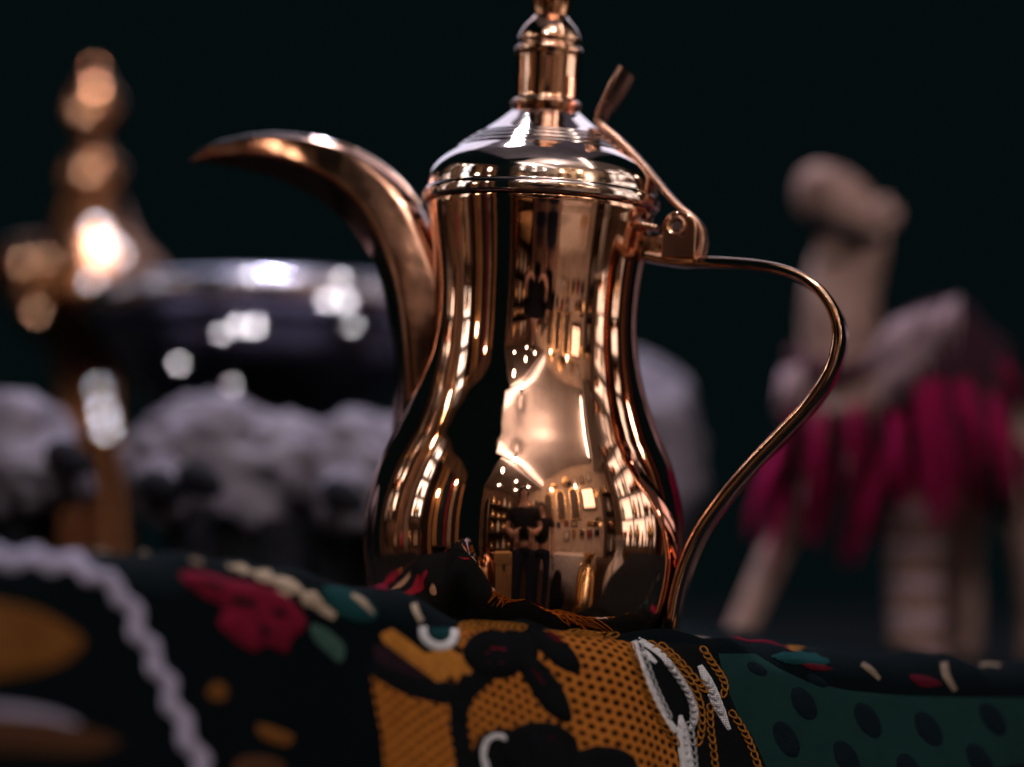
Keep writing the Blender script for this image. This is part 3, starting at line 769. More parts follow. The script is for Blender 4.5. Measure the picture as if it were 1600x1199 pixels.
def plush(label, Y, balls, ears, legs):
    k = K(Y)
    cx = sum(b[0] for b in balls)/len(balls); o0 = P(cx, 700, Y); M = Matrix.Translation(Vector((o0.x, Y, TZ)))
    e = empty('plush_lamb', M); tag(e, label, 'plush toy', 'pale plush toys behind the pot')
    blob('body', [(P(x, y, Y+dy), r*k) for x, y, r, dy in balls], M_PLUSH, e, M)
    for x, y, dy in ears:
        p = P(x, y, Y+dy); me = lathe('ear', [(.001, 0), (.007, .004), (.009, .012), (.006, .022), (.001, .027)], 16)
        ob = link('ear', me, M_PLUSH_DK, e); ob.matrix_local = M.inverted() @ Matrix.Translation(p) @ Matrix.Rotation(R(115), 4, 'Y')
    for x, y, dy in legs:
        p = P(x, y, Y+dy); h = p.z - TZ
        me = lathe('leg', [(.014, 0), (.016, .006), (.013, h*.5), (.015, h)], 16)
        ob = link('leg', me, M_PLUSH_DK, e); ob.location = (p.x - o0.x, p.y - Y, 0)
plush('pale woolly plush toy lying at the far left edge', .235, [(-60, 720, 95, .02), (30, 715, 90, 0), (85, 740, 60, -.03), (-20, 690, 60, 0)], [(70, 700, -.06)], [(-40, 790, 0), (50, 800, 0)])
plush('pale woolly plush toy with dark face between spout and incense burner', .225, [(255, 725, 66, .01), (300, 712, 78, .01), (350, 702, 80, .02), (400, 712, 74, .02), (450, 728, 66, .01), (490, 745, 60, .01), (250, 775, 46, -.03), (380, 775, 70, .01)], [(215, 745, -.05), (275, 735, -.06)], [(300, 800, 0), (440, 810, 0)])
plush('pale woolly plush toy tucked against left side of the coffee pot', .24, [(515, 735, 74, 0), (570, 718, 78, .02), (560, 785, 70, .01), (640, 730, 80, .02), (540, 780, 50, -.03)], [(500, 760, -.06)], [(520, 820, 0), (600, 820, 0)])
plush('round pale plush toy peeking out right behind the coffee pot', .40, [(985, 670, 105, 0), (960, 770, 120, 0), (1010, 760, 80, -.01), (960, 640, 80, .02)], [(930, 600, -.03)], [(960, 860, 0), (1030, 860, 0)])

# toy camel with tassels
YC = .35; kc = K(YC)
o0 = P(1430, 800, YC); M_c = Matrix.Translation(Vector((o0.x, YC, TZ))); M_ci = M_c.inverted()
camel = empty('toy_camel', M_c)
tag(camel, 'blurred tan toy camel with pink tassels standing right of the handle', 'toy camel')
def cj(px, py, dy, r, r2=None): return (M_ci @ P(px, py, YC+dy), (r*kc, (r2 or r)*kc))
J = [cj(1440, 640, .01, 80), cj(1355, 640, -.005, 72), cj(1315, 575, -.012, 66), cj(1308, 500, -.014, 64), cj(1316, 430, -.016, 62), cj(1340, 372, -.018, 58), cj(1318, 325, -.022, 62), cj(1278, 296, -.030, 52), cj(1252, 296, -.036, 38),
     cj(1450, 560, .012, 74), cj(1465, 510, .014, 44),
     cj(1530, 645, .02, 84), cj(1575, 680, .025, 62), cj(1605, 735, .03, 20)]
E = [(0, 1), (1, 2), (2, 3), (3, 4), (4, 5), (5, 6), (6, 7), (7, 8), (0, 9), (9, 10), (0, 11), (11, 12), (12, 13)]
def legs_(att, pts):
    prev = att
    for p in pts:
        J.append(cj(*p)); E.append((prev, len(J)-1)); prev = len(J)-1
legs_(1, [(1285, 740, -.05, 34), (1218, 850, -.055, 25), (1168, 960, -.06, 22), (1128, 1060, -.065, 26)])
legs_(1, [(1400, 740, -.04, 46), (1425, 850, -.045, 40), (1432, 950, -.045, 37), (1436, 1075, -.045, 42)])
legs_(11, [(1500, 740, .06, 46), (1500, 850, .07, 34), (1505, 960, .075, 30), (1500, 1040, .075, 34)])
legs_(11, [(1590, 740, .03, 48), (1610, 850, .03, 36), (1625, 960, .03, 32), (1620, 1050, .03, 36)])
skin_mesh('body', J, E, M_CAMEL, camel, 2)
M_PINK = fabric('pink_wool', (0.50, 0.014, 0.12), (0.12, 0.006, 0.03), 600, .6)
M_PINK_DK = fabric('crimson_wool', (0.15, 0.008, 0.035), (0.03, 0.003, 0.01), 600, .6)
M_WHITEW = fabric('white_wool', (0.58, 0.42, 0.48), (0.30, 0.16, 0.21), 600, .6)
M_SADDLE = fabric('saddle_cloth', (0.20, 0.09, 0.06), (0.07, 0.03, 0.04), 300, .6)
M_BLANKET = fabric('dark_saddle_blanket', (0.035, 0.012, 0.018), (0.012, 0.005, 0.008), 300, .6)
M_EYE = matte('black_glass', (0.005, 0.005, 0.005), .1)
for px, py, dy in ((1362, 330, -.03), (1376, 345, .03)):
    me = lathe('ear', [(.001, 0), (.005, .003), (.006, .008), (.004, .013), (.001, .016)], 14)
    ob = link('ear', me, M_CAMEL, camel); ob.matrix_local = M_ci @ Matrix.Translation(P(px, py+12, YC-.02+dy*.5)) @ Matrix.Rotation(R(40), 4, 'Y')
for px, py in ((1294, 312),):
    bm = bmesh.new(); bmesh.ops.create_uvsphere(bm, u_segments=14, v_segments=10, radius=.0055); me = bpy.data.meshes.new('eye'); bm.to_mesh(me); bm.free(); me.shade_smooth()
    ob = link('eye', me, M_EYE, camel); ob.location = M_ci @ P(px, py, YC-.04)
# halter and neck band
def band(name, pts, r, m):
    link(name, loft(name, tube_rings([M_ci @ P(*p) for p in pts], r*kc, 10)), m, camel)
band('halter', [(1262, 345, YC-.05), (1290, 352, YC-.052), (1330, 372, YC-.05), (1370, 372, YC-.03)], 13, M_BLACK)
band('neck_band', [tuple(x) for x in [(1240, 555, YC-.015), (1262, 572, YC-.035), (1310, 582, YC-.046), (1360, 572, YC-.036), (1385, 550, YC-.01)]], 15, M_SADDLE)
def tassels(name, x0, y0, x1, y1, length, n, m, Y, drift=0, spread=10, r=3.2):
    V = []; Fc = []
    for i in range(n):
        f = random.random(); sx = x0 + (x1-x0)*f; sy = y0 + (y1-y0)*f; ex = sx + drift + random.uniform(-spread, spread); ey = sy + length*random.uniform(.8, 1.05)
        yy = Y + random.uniform(-.008, .008); mid = ((sx+ex)/2 + random.uniform(-6, 6), (sy+ey)/2, yy - .008)
        c = [M_ci @ P(*tuple(q)) for q in catmull([(sx, sy, yy), mid, (ex, ey, yy)], 3)]
        rg = tube_rings(c, [r*kc*z for z in (1.0, 1.2, 1.2, 1.1, 1.0, .8, .35)], 5); off = len(V)
        for g in rg: V += g
        for a in range(len(rg)-1):
            for k in range(5): Fc.append((off+a*5+k, off+a*5+(k+1) % 5, off+(a+1)*5+(k+1) % 5, off+(a+1)*5+k))
    me = mesh(name, V, Fc, True, 180); me.uv_layers.new(name='UVMap')
    return link(name, me, m, camel)
tassels('white_fringe', 1400, 500, 1500, 465, 90, 34, M_WHITEW, YC-.085, -20, 40, 3)
tassels('white_fringe', 1395, 560, 1450, 520, 80, 22, M_WHITEW, YC-.088, -16, 26, 3)
tassels('white_fringe', 1225, 580, 1250, 570, 75, 26, M_WHITEW, YC-.05, -6, 10, 4)
for x0, y0, x1, y1, ln, n, m, dr in ((1432, 600, 1470, 590, 235, 26, M_PINK, 14), (1396, 660, 1418, 650, 220, 16, M_PINK, -80), (1490, 600, 1512, 592, 130, 14, M_PINK, 40), (1545, 610, 1566, 625, 160, 16, M_PINK, 26),
                            (1590, 690, 1606, 700, 120, 10, M_PINK_DK, 10), (1480, 680, 1520, 680, 150, 12, M_PINK_DK, 20), (1266, 660, 1290, 655, 220, 14, M_PINK, -74), (1216, 690, 1232, 686, 150, 10, M_PINK, -44),
                            (1336, 720, 1352, 715, 170, 10, M_PINK_DK, -20), (1296, 650, 1350, 648, 70, 12, M_PINK_DK, 0), (1560, 560, 1580, 570, 90, 8, M_PINK_DK, 30)):
    tassels('tassel', x0, y0, x1, y1, ln, max(6, int(n*.6)), m, YC-.09, dr, 16, 3.4)
for k in range(9):
    tassels('tassel', 1236 + k*19, 640 + 12*math.sin(k*.9), 1246 + k*19, 640, 150 + 70*((k*5) % 4)/3, 7, (M_PINK_DK, M_BLANKET, M_PINK)[k % 3], YC-.094, -26 + 5*k, 14, 3.6)
def saddle():
    rings = []
    for i in range(13):
        f = i/12; x = 1372 + 215*f; y = 470 + 60*(2*f-1)**2 + (20 if f > .7 else 0); rg = []
        for k in range(17):
            g = k/16*2-1; dz = 270*abs(g)**1.8
            rg.append(tuple(M_ci @ P(x, y + dz, YC + .012 + g*.095*(1-.15*abs(g)))))
        rings.append(rg)
    me = loft('saddle_blanket', rings, closed=False, cap=False); me.uv_layers.new(name='UVMap')
    o = link('saddle_blanket', me, M_BLANKET, camel); sd = o.modifiers.new('solid', 'SOLIDIFY'); sd.thickness = .004
saddle()
# wrapped bands on the front leg
for k in range(9):
    p = M_ci @ P(1424 + k*1.2, 800 + k*28, YC-.0445)
    me = lathe('leg_wrap', [((42-k*.3)*kc, -.004), ((45-k*.3)*kc, -.002), ((45-k*.3)*kc, .002), ((42-k*.3)*kc, .004)], 28)
    me.uv_layers.new(name='UVMap')
    ob = link('leg_wrap', me, M_WHITEW if k % 2 == 0 else M_CAMEL, camel); ob.location = p

# ------------------------------------------------------------------ the shop in front of the pot, seen mirrored in the copper
C0 = Vector((0.77, -3.1, 0)); ea = Vector((.7071, .7071, 0)); eb = Vector((-.7071, .7071, 0))
MR = Matrix(((ea.x, eb.x, 0, C0.x), (ea.y, eb.y, 0, C0.y), (0, 0, 1, 0), (0, 0, 0, 1)))   # room axes a, b, z
def rbox(name, a0, a1, b0, b1, z0, z1, m, parent=None, bev=0.0):
    me = box_mesh(name, a1-a0, b1-b0, z1-z0, bev)
    o = link(name, me, m, parent)
    Mx = Matrix.Translation(Vector(((a0+a1)/2, (b0+b1)/2, z0)))
    if parent is None: o.matrix_world = MR @ Mx
    else: o.matrix_local = Mx
    return o
def st(o): o['kind'] = 'structure'; return o
fl = link('shop_floor', box_mesh('shop_floor', 7.5, 6.0, .05), M_FLOOR); fl.location = (0, -1.6, -.05); st(fl)
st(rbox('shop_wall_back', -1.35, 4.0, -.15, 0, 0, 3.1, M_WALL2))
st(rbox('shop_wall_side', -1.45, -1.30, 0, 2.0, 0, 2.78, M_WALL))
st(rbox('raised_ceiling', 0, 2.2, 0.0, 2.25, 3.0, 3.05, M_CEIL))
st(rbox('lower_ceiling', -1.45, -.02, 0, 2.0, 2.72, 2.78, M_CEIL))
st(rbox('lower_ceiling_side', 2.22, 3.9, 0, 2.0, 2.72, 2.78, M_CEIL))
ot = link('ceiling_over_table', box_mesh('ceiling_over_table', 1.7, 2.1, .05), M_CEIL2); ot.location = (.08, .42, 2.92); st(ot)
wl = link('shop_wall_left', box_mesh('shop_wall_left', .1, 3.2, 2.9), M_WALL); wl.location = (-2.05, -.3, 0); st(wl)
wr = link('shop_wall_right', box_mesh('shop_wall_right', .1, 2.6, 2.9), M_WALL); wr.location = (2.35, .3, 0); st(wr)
M_COVE = emis('cove_light', (1.0, .94, .92), 1.2)
M_BULB = emis('lamp_glass', (1.0, .90, .80), 45.0)
M_TUBE = emis('tube_light', (1.0, .90, .80), 6.0)
M_LITPIC = emis('lit_picture', (1.0, .80, .62), 1.8)  # emission added to the print to brighten the back wall
cv = rbox('cove_lamp', .03, .10, .05, 2.2, 2.80, 2.97, M_COVE); tag(cv, 'glowing cove strip along the ceiling edge mirrored in the copper', 'lamp')
cv = rbox('tube_lamp', 2.12, 2.16, .5, 2.1, 2.86, 2.95, M_TUBE); tag(cv, 'bright tube lamp at the far ceiling edge mirrored in the copper', 'lamp')
M_GOLD = metal('gilt', (0.85, 0.55, 0.25), .25, .1)
vase_meshes = [lathe('vase_%d' % k, [(r*sc, z*sc) for r, z in [tuple(p) for p in catmull(pr, 3)]], 20) for k, (sc, pr) in enumerate((
    (1.0, [(.04, 0), (.07, .06), (.06, .14), (.025, .19), (.035, .24)]), (1.0, [(.05, 0), (.09, .05), (.10, .1), (.09, .13)]), (1.0, [(.05, 0), (.05, .16), (.02, .2), (.02, .28)])))]
VM = [M_GOLD, M_COPPER_IN, matte('ivory_glaze', (.6, .52, .42), .3), matte('ruby_glaze', (.25, .03, .03), .3)]
for k, vm in enumerate(vase_meshes): vm.materials.append(VM[k])
# lit showcases left and right of the pot
def showcase(x, y, z, wdt, hgt, rotz, col, strength, cols, rows, label):
    e = empty('lit_showcase', Matrix.Translation((x, y, z)) @ Matrix.Rotation(rotz, 4, 'Z')); tag(e, label, 'showcase')
    link('glowing_back', box_mesh('glowing_back', wdt, .02, hgt), emis('showcase_glow_%d' % int(abs(x*100)), col, strength), e)
    for k in range(cols+1):
        o = link('upright', box_mesh('upright', .03, .22, hgt+.06, .003), M_WOOD, e); o.location = (-wdt/2 + wdt*k/cols, .1, -.03)
    for k in range(rows+1):
        o = link('shelf_board', box_mesh('shelf_board', wdt-.035, .2, .025, .003), M_WOOD, e); o.location = (0, .1, hgt*k/rows - .0125)
    for k in range(cols):
        for r_ in range(rows):
            for q in (.3, .7):
                if random.random() < .85:
                    o = bpy.data.objects.new('jar', random.choice(vase_meshes)); COL.objects.link(o); sc_ = random.uniform(.7, 1.4)
                    o.matrix_world = e.matrix_world @ Matrix.Translation((-wdt/2 + wdt*(k+q+random.uniform(-.08, .08))/cols, .11, hgt*r_/rows + .0135)) @ Matrix.Diagonal((sc_, sc_, sc_*random.uniform(.8, 1.2), 1))
                    tag(o, 'jar in silhouette inside the ' + label.split(',')[0].replace(' beside the pot', ''), 'jar', 'jars in ' + label.split(',')[0])
for i, (a, b) in enumerate(((-.35, .5), (-.4, 1.1), (-.9, .7), (-.95, 1.5), (-.3, 1.75))):
    e = empty('downlight', MR @ Matrix.Translation((a, b, 2.70)))
    tag(e, 'round ceiling downlight mirrored as a white dot in the copper', 'lamp', 'ceiling downlights')
    link('bezel', lathe('bezel', [(.05, .018), (.065, .018), (.068, .004), (.06, 0), (.048, .004)], 32, cap=False), M_STEEL, e)
    link('bulb', lathe('bulb', [(.001, -.004), (.02, -.002), (.036, .006), (.042, .014), (.001, .016)], 24), M_BULB, e)
# track lamps that light the table and make the white glints
for (x, y, z), pw in (((-.25, -1.75, 2.72), 19), ((.45, -1.2, 2.85), 27)):
    e = empty('spot_lamp', Matrix.Translation((x, y, z)))
    tag(e, 'small ceiling spot lamp %s the photographer mirrored in the copper' % ('left of' if x < 0 else 'right of'), 'lamp')
    link('housing', lathe('housing', [(.02, .12), (.05, .115), (.055, .03), (.055, .012), (.05, .012), (.045, .03)], 28, cap=False), M_BLACK, e)
    l = bpy.data.lights.new('spot_bulb', 'POINT'); l.energy = pw; l.color = (1, .92, .88); l.shadow_soft_size = .03
    lo = bpy.data.objects.new('spot_bulb', l); COL.objects.link(lo); lo.parent = e; lo.location = (0, 0, -.04)

e = empty('spot_lamp', Matrix.Translation((-.16, .60, 2.42)))
tag(e, 'cool ceiling spot lamp over the table, mirrored as a streak on the lid', 'lamp')
link('housing', lathe('housing', [(.02, .14), (.06, .135), (.066, .03), (.066, .002), (.060, .002), (.056, .03)], 28, cap=False), M_BLACK, e)
l = bpy.data.lights.new('spot_disc', 'AREA'); l.shape = 'DISK'; l.size = .10; l.energy = 16; l.color = (.86, .86, 1.0)
lo = bpy.data.objects.new('spot_disc', l); COL.objects.link(lo); lo.parent = e; lo.location = (0, 0, .004)
# wall of niches, pictures and shelves
def arch_mesh(name, w_, h, d):
    n = 16; out = [(-w_/2, 0), (w_/2, 0), (w_/2, h-w_/2)] + [(w_/2*math.cos(t), h-w_/2+w_/2*math.sin(t)) for t in np.linspace(0, math.pi, n)][1:-1] + [(-w_/2, h-w_/2)]
    vs = [(x, -d/2, z) for x, z in out] + [(x, d/2, z) for x, z in out]; m = len(out)
    fs = [tuple(range(m)), tuple(reversed(range(m, 2*m)))] + [(i, i+m, (i+1) % m+m, (i+1) % m) for i in range(m)]
    me = mesh(name, vs, fs, True, 30); bm = bmesh.new(); bm.from_mesh(me); bmesh.ops.recalc_face_normals(bm, faces=bm.faces); bm.to_mesh(me); bm.free(); return me
for i, a in enumerate((.25, .75, 1.25)):
    e = empty('wall_niche', MR @ Matrix.Translation((a, .02, 1.5)))
    tag(e, 'arched dark wall niche, %s from the room corner, mirrored in the copper' % ('first', 'second', 'third')[i], 'niche')
    link('surround', arch_mesh('surround', .36, .95, .06), M_GOLD, e)
    ob = link('recess', arch_mesh('recess', .26, .84, .05), M_WOOD, e); ob.location = (0, .03, .04)
e = empty('lit_picture', MR @ Matrix.Translation((1.78, .03, 1.75)))
tag(e, 'glowing framed picture on the shop wall mirrored in the copper', 'picture')
rf = link('frame', box_mesh('frame', .5, .05, .6, .006), M_WOOD, e)
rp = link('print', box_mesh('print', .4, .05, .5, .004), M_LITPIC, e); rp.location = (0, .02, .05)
def shelf(name, a0, a1, b0, b1, label, along='a', nsh=5):
    ca, cb = (a0+a1)/2, (b0+b1)/2
    e = empty(name, MR @ Matrix.Translation((ca, cb, 0))); tag(e, label, 'shelf')
    la, lb = a1-a0, b1-b0
    for sa_ in (-1, 1):
        if along == 'a': o = link('upright', box_mesh('upright', .04, lb, 2.2, .003), M_WOOD, e); o.location = (sa_*(la/2), 0, 0)
        else: o = link('upright', box_mesh('upright', la, .04, 2.2, .003), M_WOOD, e); o.location = (0, sa_*(lb/2), 0)
    for k in range(nsh):
        o = link('shelf_board', box_mesh('shelf_board', la-.045 if along == 'a' else la, lb if along == 'a' else lb-.045, .03, .003), M_WOOD, e); o.location = (0, 0, .35+k*.42)
    return e
def goods(a0, a1, b0, b1, n, z, where):
    for i in range(n):
        f = (i+.5)/n; a = a0+(a1-a0)*f; b = b0+(b1-b0)*f
        vm = random.choice(vase_meshes)
        o = bpy.data.objects.new('vase', vm); COL.objects.link(o)
        s_ = random.uniform(.8, 1.2)
        o.matrix_world = MR @ Matrix.Translation((a, b, z)) @ Matrix.Diagonal((s_, s_, s_, 1))
        tag(o, 'small vase on the %s mirrored in the copper' % where, 'vase', 'vases on the ' + where)
shelf('display_shelf', -1.25, -.15, .05, .35, 'tall dark shelf of vases against the back wall mirrored in the copper', 'a')
for k in (1, 2, 3, 4): goods(-1.15, -.25, .2, .2, 4, .381+k*.42, 'tall back shelf')
shelf('display_shelf', -1.28, -.98, .6, 1.8, 'dark shelf of vases along the side wall mirrored in the copper', 'b')
for k in (1, 2, 3, 4): goods(-1.13, -1.13, .7, 1.7, 4, .381+k*.42, 'side wall shelf')
shelf('display_shelf', 2.25, 3.2, .05, .35, 'dark shelf of vases beyond the lit picture mirrored in the copper', 'a')
for k in (1, 2, 3, 4): goods(2.35, 3.1, .2, .2, 3, .381+k*.42, 'shelf beyond the picture')
showcase(-1.85, .62, 1.25, .55, 1.35, R(-72), (1.0, .92, .84), 2.5, 2, 4, 'warm lit showcase beside the pot on the left, mirrored in the copper')
showcase(-1.95, -.25, 1.35, .30, 1.25, R(-90), (.90, .96, 1.0), 3.2, 1, 4, 'narrow cool lit showcase on the left wall, mirrored in the copper')
showcase(2.15, -.05, .95, 1.25, 1.9, R(90), (1.0, .92, .85), 1.35, 3, 5, 'broad warm lit showcase on the right wall, mirrored in the copper')
# hanging textiles on the side walls
def hanging(x, y, w_, z0, z1, rotz, m, label):
    V = []; Fc = []; nx, nz = 25, 8
    ph = random.uniform(0, 6)
    for i in range(nx):
        for k in range(nz):
            f = i/(nx-1); g = k/(nz-1)
            V.append(((f-.5)*w_*(1-.12*math.sin(g*3)), .03*math.sin(f*22+ph)*(1-.5*g)+.04, z0+(z1-z0)*g))
    for i in range(nx-1):
        for k in range(nz-1): Fc.append((i*nz+k, (i+1)*nz+k, (i+1)*nz+k+1, i*nz+k+1))
    me = mesh('hanging_textile', V, Fc, True, 180); me.uv_layers.new(name='UVMap')
    o = link('hanging_textile', me, m); o.matrix_world = Matrix.Translation((x, y, 0)) @ Matrix.Rotation(rotz, 4, 'Z')
    sd = o.modifiers.new('solid', 'SOLIDIFY'); sd.thickness = .006
    tag(o, label, 'textile', 'textiles hung along the shop walls')
HT = [matte('hang_%d' % k, c, .9) for k, c in enumerate(((.30, .16, .07), (.03, .02, .02), (.35, .26, .18), (.16, .03, .03), (.02, .03, .04), (.42, .24, .10)))]
for k in range(9):
    hanging(-1.95, -1.75 + k*.17 + (.4 if k > 7 else 0), .14, .45 + .2*(k % 3), 2.45, R(-90), HT[k % 6], 'narrow textile hanging on the left shop wall, mirrored in the copper')
for k in range(5):
    hanging(2.25, .75 + k*.17, .14, .6 + .15*(k % 2), 2.4, R(90), HT[(k*2+1) % 6], 'narrow textile hanging on the right shop wall, mirrored in the copper')
M_LANT = emis('lantern_glass', (1.0, .84, .66), 20.0)
for k, (x, y, z) in enumerate(((-1.8, -1.3, 2.2), (-1.75, -.75, 1.75), (-1.75, .1, 2.35), (2.1, .95, 2.1), (1.02, -2.72, 2.45), (1.68, -2.05, 2.35))):  # lanterns added to brighten the walls and give warm highlights
    e = empty('added_lantern', Matrix.Translation((x, y, z))); tag(e, 'small added lantern lighting the wall, %s, mirrored in the copper' % ('leftmost by the corner', 'low on the left wall', 'high by the narrow showcase', 'on the right wall', 'over the niches', 'over the lit picture')[k], 'lantern')
    link('glass', lathe('glass', [(.02, 0), (.04, .03), (.045, .07), (.03, .11)], 16), M_LANT, e)
    link('cap', lathe('cap', [(.05, .111), (.04, .13), (.012, .16), (.003, .19)], 16), M_GOLD, e)
    link('base', lathe('base', [(.01, -.04), (.03, -.02), (.035, -.002)], 16), M_GOLD, e)
IV0 = VM[2]
# frames, plates and brass lamps on the walls
plate_me = lathe('plate', [(.02, 0), (.10, .004), (.14, .02), (.16, .024), (.155, .03), (.10, .014), (.02, .01)], 28)
FR = [M_WOOD, M_GOLD, M_BLACK]; PR = [VM[3], HT[0], HT[2], HT[4], M_WOOD, IV0]
def wall_picture(M, w_, h, i, label):
    e = empty('framed_picture', M); tag(e, label, 'picture', 'small pictures on the shop walls')
    link('frame', box_mesh('frame', w_, .03, h, .005), FR[i % 3], e)
    link('print', box_mesh('print', w_*.78, .03, h*.8, .003), PR[i % 6], e).location = (0, .006, h*.1)
kk = 0
for a in np.arange(.06, 2.2, .27):
    for z in (1.02, 1.28, 2.5):
        if random.random() < .75:
            kk += 1
            wall_picture(MR @ Matrix.Translation((a+random.uniform(-.03, .03), .02, z+random.uniform(-.03, .03))), random.uniform(.13, .22), random.uniform(.14, .22), kk, 'small framed picture on the pale back wall, mirrored in the copper')
for y in np.arange(-.55, .55, .24):
    for z in (.95, 2.5):
        kk += 1
        wall_picture(Matrix.Translation((-1.98, y, z)) @ Matrix.Rotation(R(-90), 4, 'Z'), .18, random.uniform(.18, .28), kk, 'small framed picture on the left wall, mirrored in the copper')
for i, (a, z) in enumerate(((.5, 2.62), (1.02, 2.66), (2.05, 2.2), (2.05, 1.4))):
    e = empty('wall_plate', MR @ Matrix.Translation((a, .005, z)) @ Matrix.Rotation(R(-90), 4, 'X')); tag(e, 'round gilt plate on the back wall, %s, mirrored in the copper' % ('above first niche', 'above second niche', 'upper, by lit picture', 'lower, by lit picture')[i], 'plate')
    link('dish', plate_me.copy(), M_GOLD, e)
    link('boss', lathe('boss', [(.03, .01), (.024, .02), (.005, .026)], 16), VM[3], e)
# floor urns and chests
urn_me = lathe('urn', [tuple(p) for p in catmull([(.10, 0), (.13, .05), (.20, .28), (.17, .48), (.08, .62), (.07, .72), (.12, .80)], 4)], 32)
def urn(x, y, k, m, label):
    e = empty('floor_urn', Matrix.Translation((x, y, 0)) @ Matrix.Scale(k, 4)); tag(e, label, 'urn')
    me = urn_me.copy(); link('vessel', me, m, e)
    for sgn in (-1, 1):
        pth = [tuple(q) for q in catmull([(sgn*.075, 0, .70), (sgn*.17, 0, .68), (sgn*.21, 0, .56), (sgn*.165, 0, .48)], 4)]
        link('handle', loft('handle', tube_rings(pth, .012, 8)), m, e)
IV = VM[2]
urn(-.75, -1.15, 1.0, M_GOLD, 'gilt floor urn left of the photographer, mirrored in the copper')
urn(-1.15, -.65, 1.25, M_BLACK, 'large black floor urn near the left wall, mirrored in the copper')
urn(-.95, -1.95, 1.15, M_COPPER_IN, 'copper floor urn before the side shelf, mirrored in the copper')
urn(1.05, -1.0, 1.1, M_GOLD, 'gilt floor urn right of the photographer, mirrored in the copper')
urn(1.5, -.55, 1.3, IV, 'ivory floor urn near the right showcase, mirrored in the copper')
urn(.85, -1.75, .9, M_BLACK, 'black floor urn by the low white table, mirrored in the copper')
def chest(x, y, sx, sy, h, rot, m, label):
    e = empty('wooden_chest', Matrix.Translation((x, y, 0)) @ Matrix.Rotation(rot, 4, 'Z')); tag(e, label, 'chest')
    link('box', box_mesh('box', sx, sy, h*.72, .01), m, e)
    link('chest_lid', box_mesh('chest_lid', sx*1.03, sy*1.03, h*.26, .02), m, e).location = (0, 0, h*.73)
    link('clasp', box_mesh('clasp', .05, .02, .09, .004), M_GOLD, e).location = (0, sy/2+.01, h*.66)
chest(-1.35, -1.35, .5, .4, .75, R(-50), M_WOOD, 'dark wooden chest by the left wall, mirrored in the copper')
chest(1.55, -1.15, .6, .4, .7, R(50), M_WOOD, 'dark wooden chest by the right wall, mirrored in the copper')
chest(-.45, -1.75, .35, .35, .85, R(-20), HT[5], 'orange covered chest behind the photographer, mirrored in the copper')
# side table with a white cloth
e = empty('side_table', MR @ Matrix.Translation((1.3, .75, 0))); tag(e, 'low table under a white cloth mirrored beside the photographer', 'table')
link('table_cloth', box_mesh('table_cloth', 1.1, .55, .42, .02), matte('white_linen', (.62, .54, .46), .9), e).location = (0, 0, .36)
for sx in (-1, 1):
    for sy in (-1, 1): link('leg', box_mesh('leg', .05, .05, .37, .003), M_WOOD, e).location = (sx*.45, sy*.2, 0)

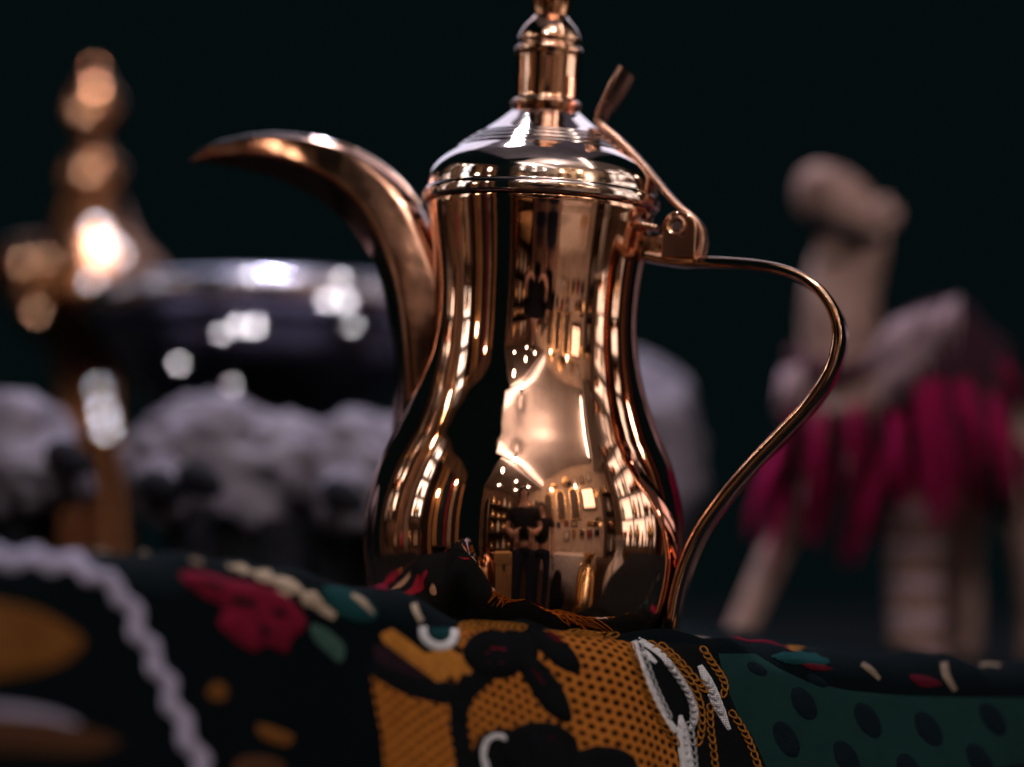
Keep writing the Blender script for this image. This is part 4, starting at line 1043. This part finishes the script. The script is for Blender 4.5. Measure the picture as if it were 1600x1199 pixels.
# ------------------------------------------------------------------ people mirrored in the copper
def person(label, x, y, H, rot, hold):
    M = Matrix.Translation((x, y, 0)) @ Matrix.Rotation(rot, 4, 'Z') @ Matrix.Scale(H/1.75, 4)
    e = empty('person', M); tag(e, label, 'person')
    # facing +y
    J = [((0, 0, .98), (.15, .11)), ((0, .0, 1.18), (.14, .10)), ((0, -.01, 1.38), (.17, .11)), ((0, 0, 1.49), (.06, .06)), ((0, .02, 1.56), (.055, .06)), ((0, .035, 1.63), (.075, .095)), ((0, .03, 1.71), (.065, .08))]
    E = [(0, 1), (1, 2), (2, 3), (3, 4), (4, 5), (5, 6)]
    sh = []; tr = []
    def add(prev, pts):
        for co, r in pts:
            J.append((co, (r, r))); E.append((prev, len(J)-1)); prev = len(J)-1
        return prev
    for s in (-1, 1):
        add(0, [((s*.10, 0, .88), .085), ((s*.12, .02, .50), .058), ((s*.12, -.02, .10), .042), ((s*.13, .10, .03), .035)])
        if hold: arm = [((s*.20, 0, 1.41), .052), ((s*.27, -.01, 1.15), .042), ((s*.15, .20, 1.09), .033), ((s*.085, .245, 1.10), .028)]
        else: arm = [((s*.20, 0, 1.41), .052), ((s*.25, -.02, 1.13), .042), ((s*.24, .06, .90), .033), ((s*.24, .09, .82), .028)]
        w_ = add(2, arm); hx, hy, hz = arm[-1][0]
        for k in range(4):
            d = (-s*.03, .03, 0) if hold else (0, .005, -.05)
            a = (hx + (0 if hold else 0) , hy + (k-1.5)*.019*(0 if hold else 1), hz + (k-1.5)*.019*(1 if hold else 0))
            add(w_, [((a[0]+d[0]*.6, a[1]+d[1], a[2]+d[2]*.6), .009), ((a[0]+d[0]*1.5, a[1]+d[1]*1.2, a[2]+d[2]*(1.2+.12*k)), .008)])
        add(w_, [((hx-s*.02, hy-.01, hz+.03), .010), ((hx-s*.045, hy, hz+.045), .009)])
    skin_mesh('body', J, E, M_SKINT, e, 1)
    JS = [((0, 0, 1.0), (.175, .135)), ((0, 0, 1.18), (.165, .125)), ((0, -.01, 1.38), (.19, .13)), ((0, 0, 1.455), (.08, .08))]; ES = [(0, 1), (1, 2), (2, 3)]
    for s in (-1, 1):
        JS.append(((s*.205, 0, 1.41), (.07, .07))); ES.append((2, len(JS)-1)); JS.append(((s*.25, -.005, 1.24), (.062, .062))); ES.append((len(JS)-2, len(JS)-1))
    skin_mesh('shirt', JS, ES, M_BLACK, e, 2)
    JT = [((0, 0, 1.0), (.165, .128)), ((0, 0, .90), (.165, .125))]; ET = [(0, 1)]
    for s in (-1, 1):
        p = 1
        for co, r in (((s*.105, 0, .80), .098), ((s*.12, .02, .50), .076), ((s*.12, -.02, .08), .066)):
            JT.append((co, (r, r))); ET.append((p, len(JT)-1)); p = len(JT)-1
    skin_mesh('trousers', JT, ET, M_JEANS, e, 2)
    bm = bmesh.new(); bmesh.ops.create_uvsphere(bm, u_segments=24, v_segments=16, radius=1)
    for v in bm.verts:
        c_ = v.co.copy(); v.co = Vector((c_.x*.092, .015 + c_.y*.112, 1.675 + c_.z*.105))
        if v.co.y > .07 and v.co.z < 1.70: v.co.y = .07; 
    me = bpy.data.meshes.new('hair'); bm.to_mesh(me); bm.free(); me.shade_smooth(); link('hair', me, M_HAIR, e)
    bm = bmesh.new(); bmesh.ops.create_cone(bm, segments=10, radius1=.014, radius2=.006, depth=.035, cap_ends=True, matrix=Matrix.Translation((0, .135, 1.63)) @ Matrix.Rotation(R(-60), 4, 'X'))
    me = bpy.data.meshes.new('nose'); bm.to_mesh(me); bm.free(); me.shade_smooth(); link('nose', me, M_SKINT, e)
    for s in (-1, 1):
        bm = bmesh.new(); bmesh.ops.create_uvsphere(bm, u_segments=10, v_segments=8, radius=.011, matrix=Matrix.Translation((s*.032, .125, 1.655)))
        me = bpy.data.meshes.new('eye'); bm.to_mesh(me); bm.free(); me.shade_smooth(); link('eye', me, M_HAIR, e)
    return e
person('person in black T-shirt and dark trousers holding a camera, mirrored in the copper', -.0, -1.36, 1.78, 0, True)
person('person in dark clothes standing behind the photographer, mirrored in the copper', .38, -1.75, 1.68, R(10), False)
e = empty('hand_camera', Matrix.Translation((0, -1.06, 1.06))); tag(e, 'black camera held by the photographer, mirrored in the copper', 'camera')
link('camera_body', box_mesh('camera_body', .13, .05, .09, .008), M_BLACK, e)
lb = link('lens_barrel', lathe('lens_barrel', [(.034, 0), (.035, .02), (.033, .045), (.036, .05), (.036, .068), (.033, .07)], 32, cap=False), M_BLACK, e)
lb.matrix_local = Matrix.Translation((0, .02, .04)) @ Matrix.Rotation(R(-90), 4, 'X')
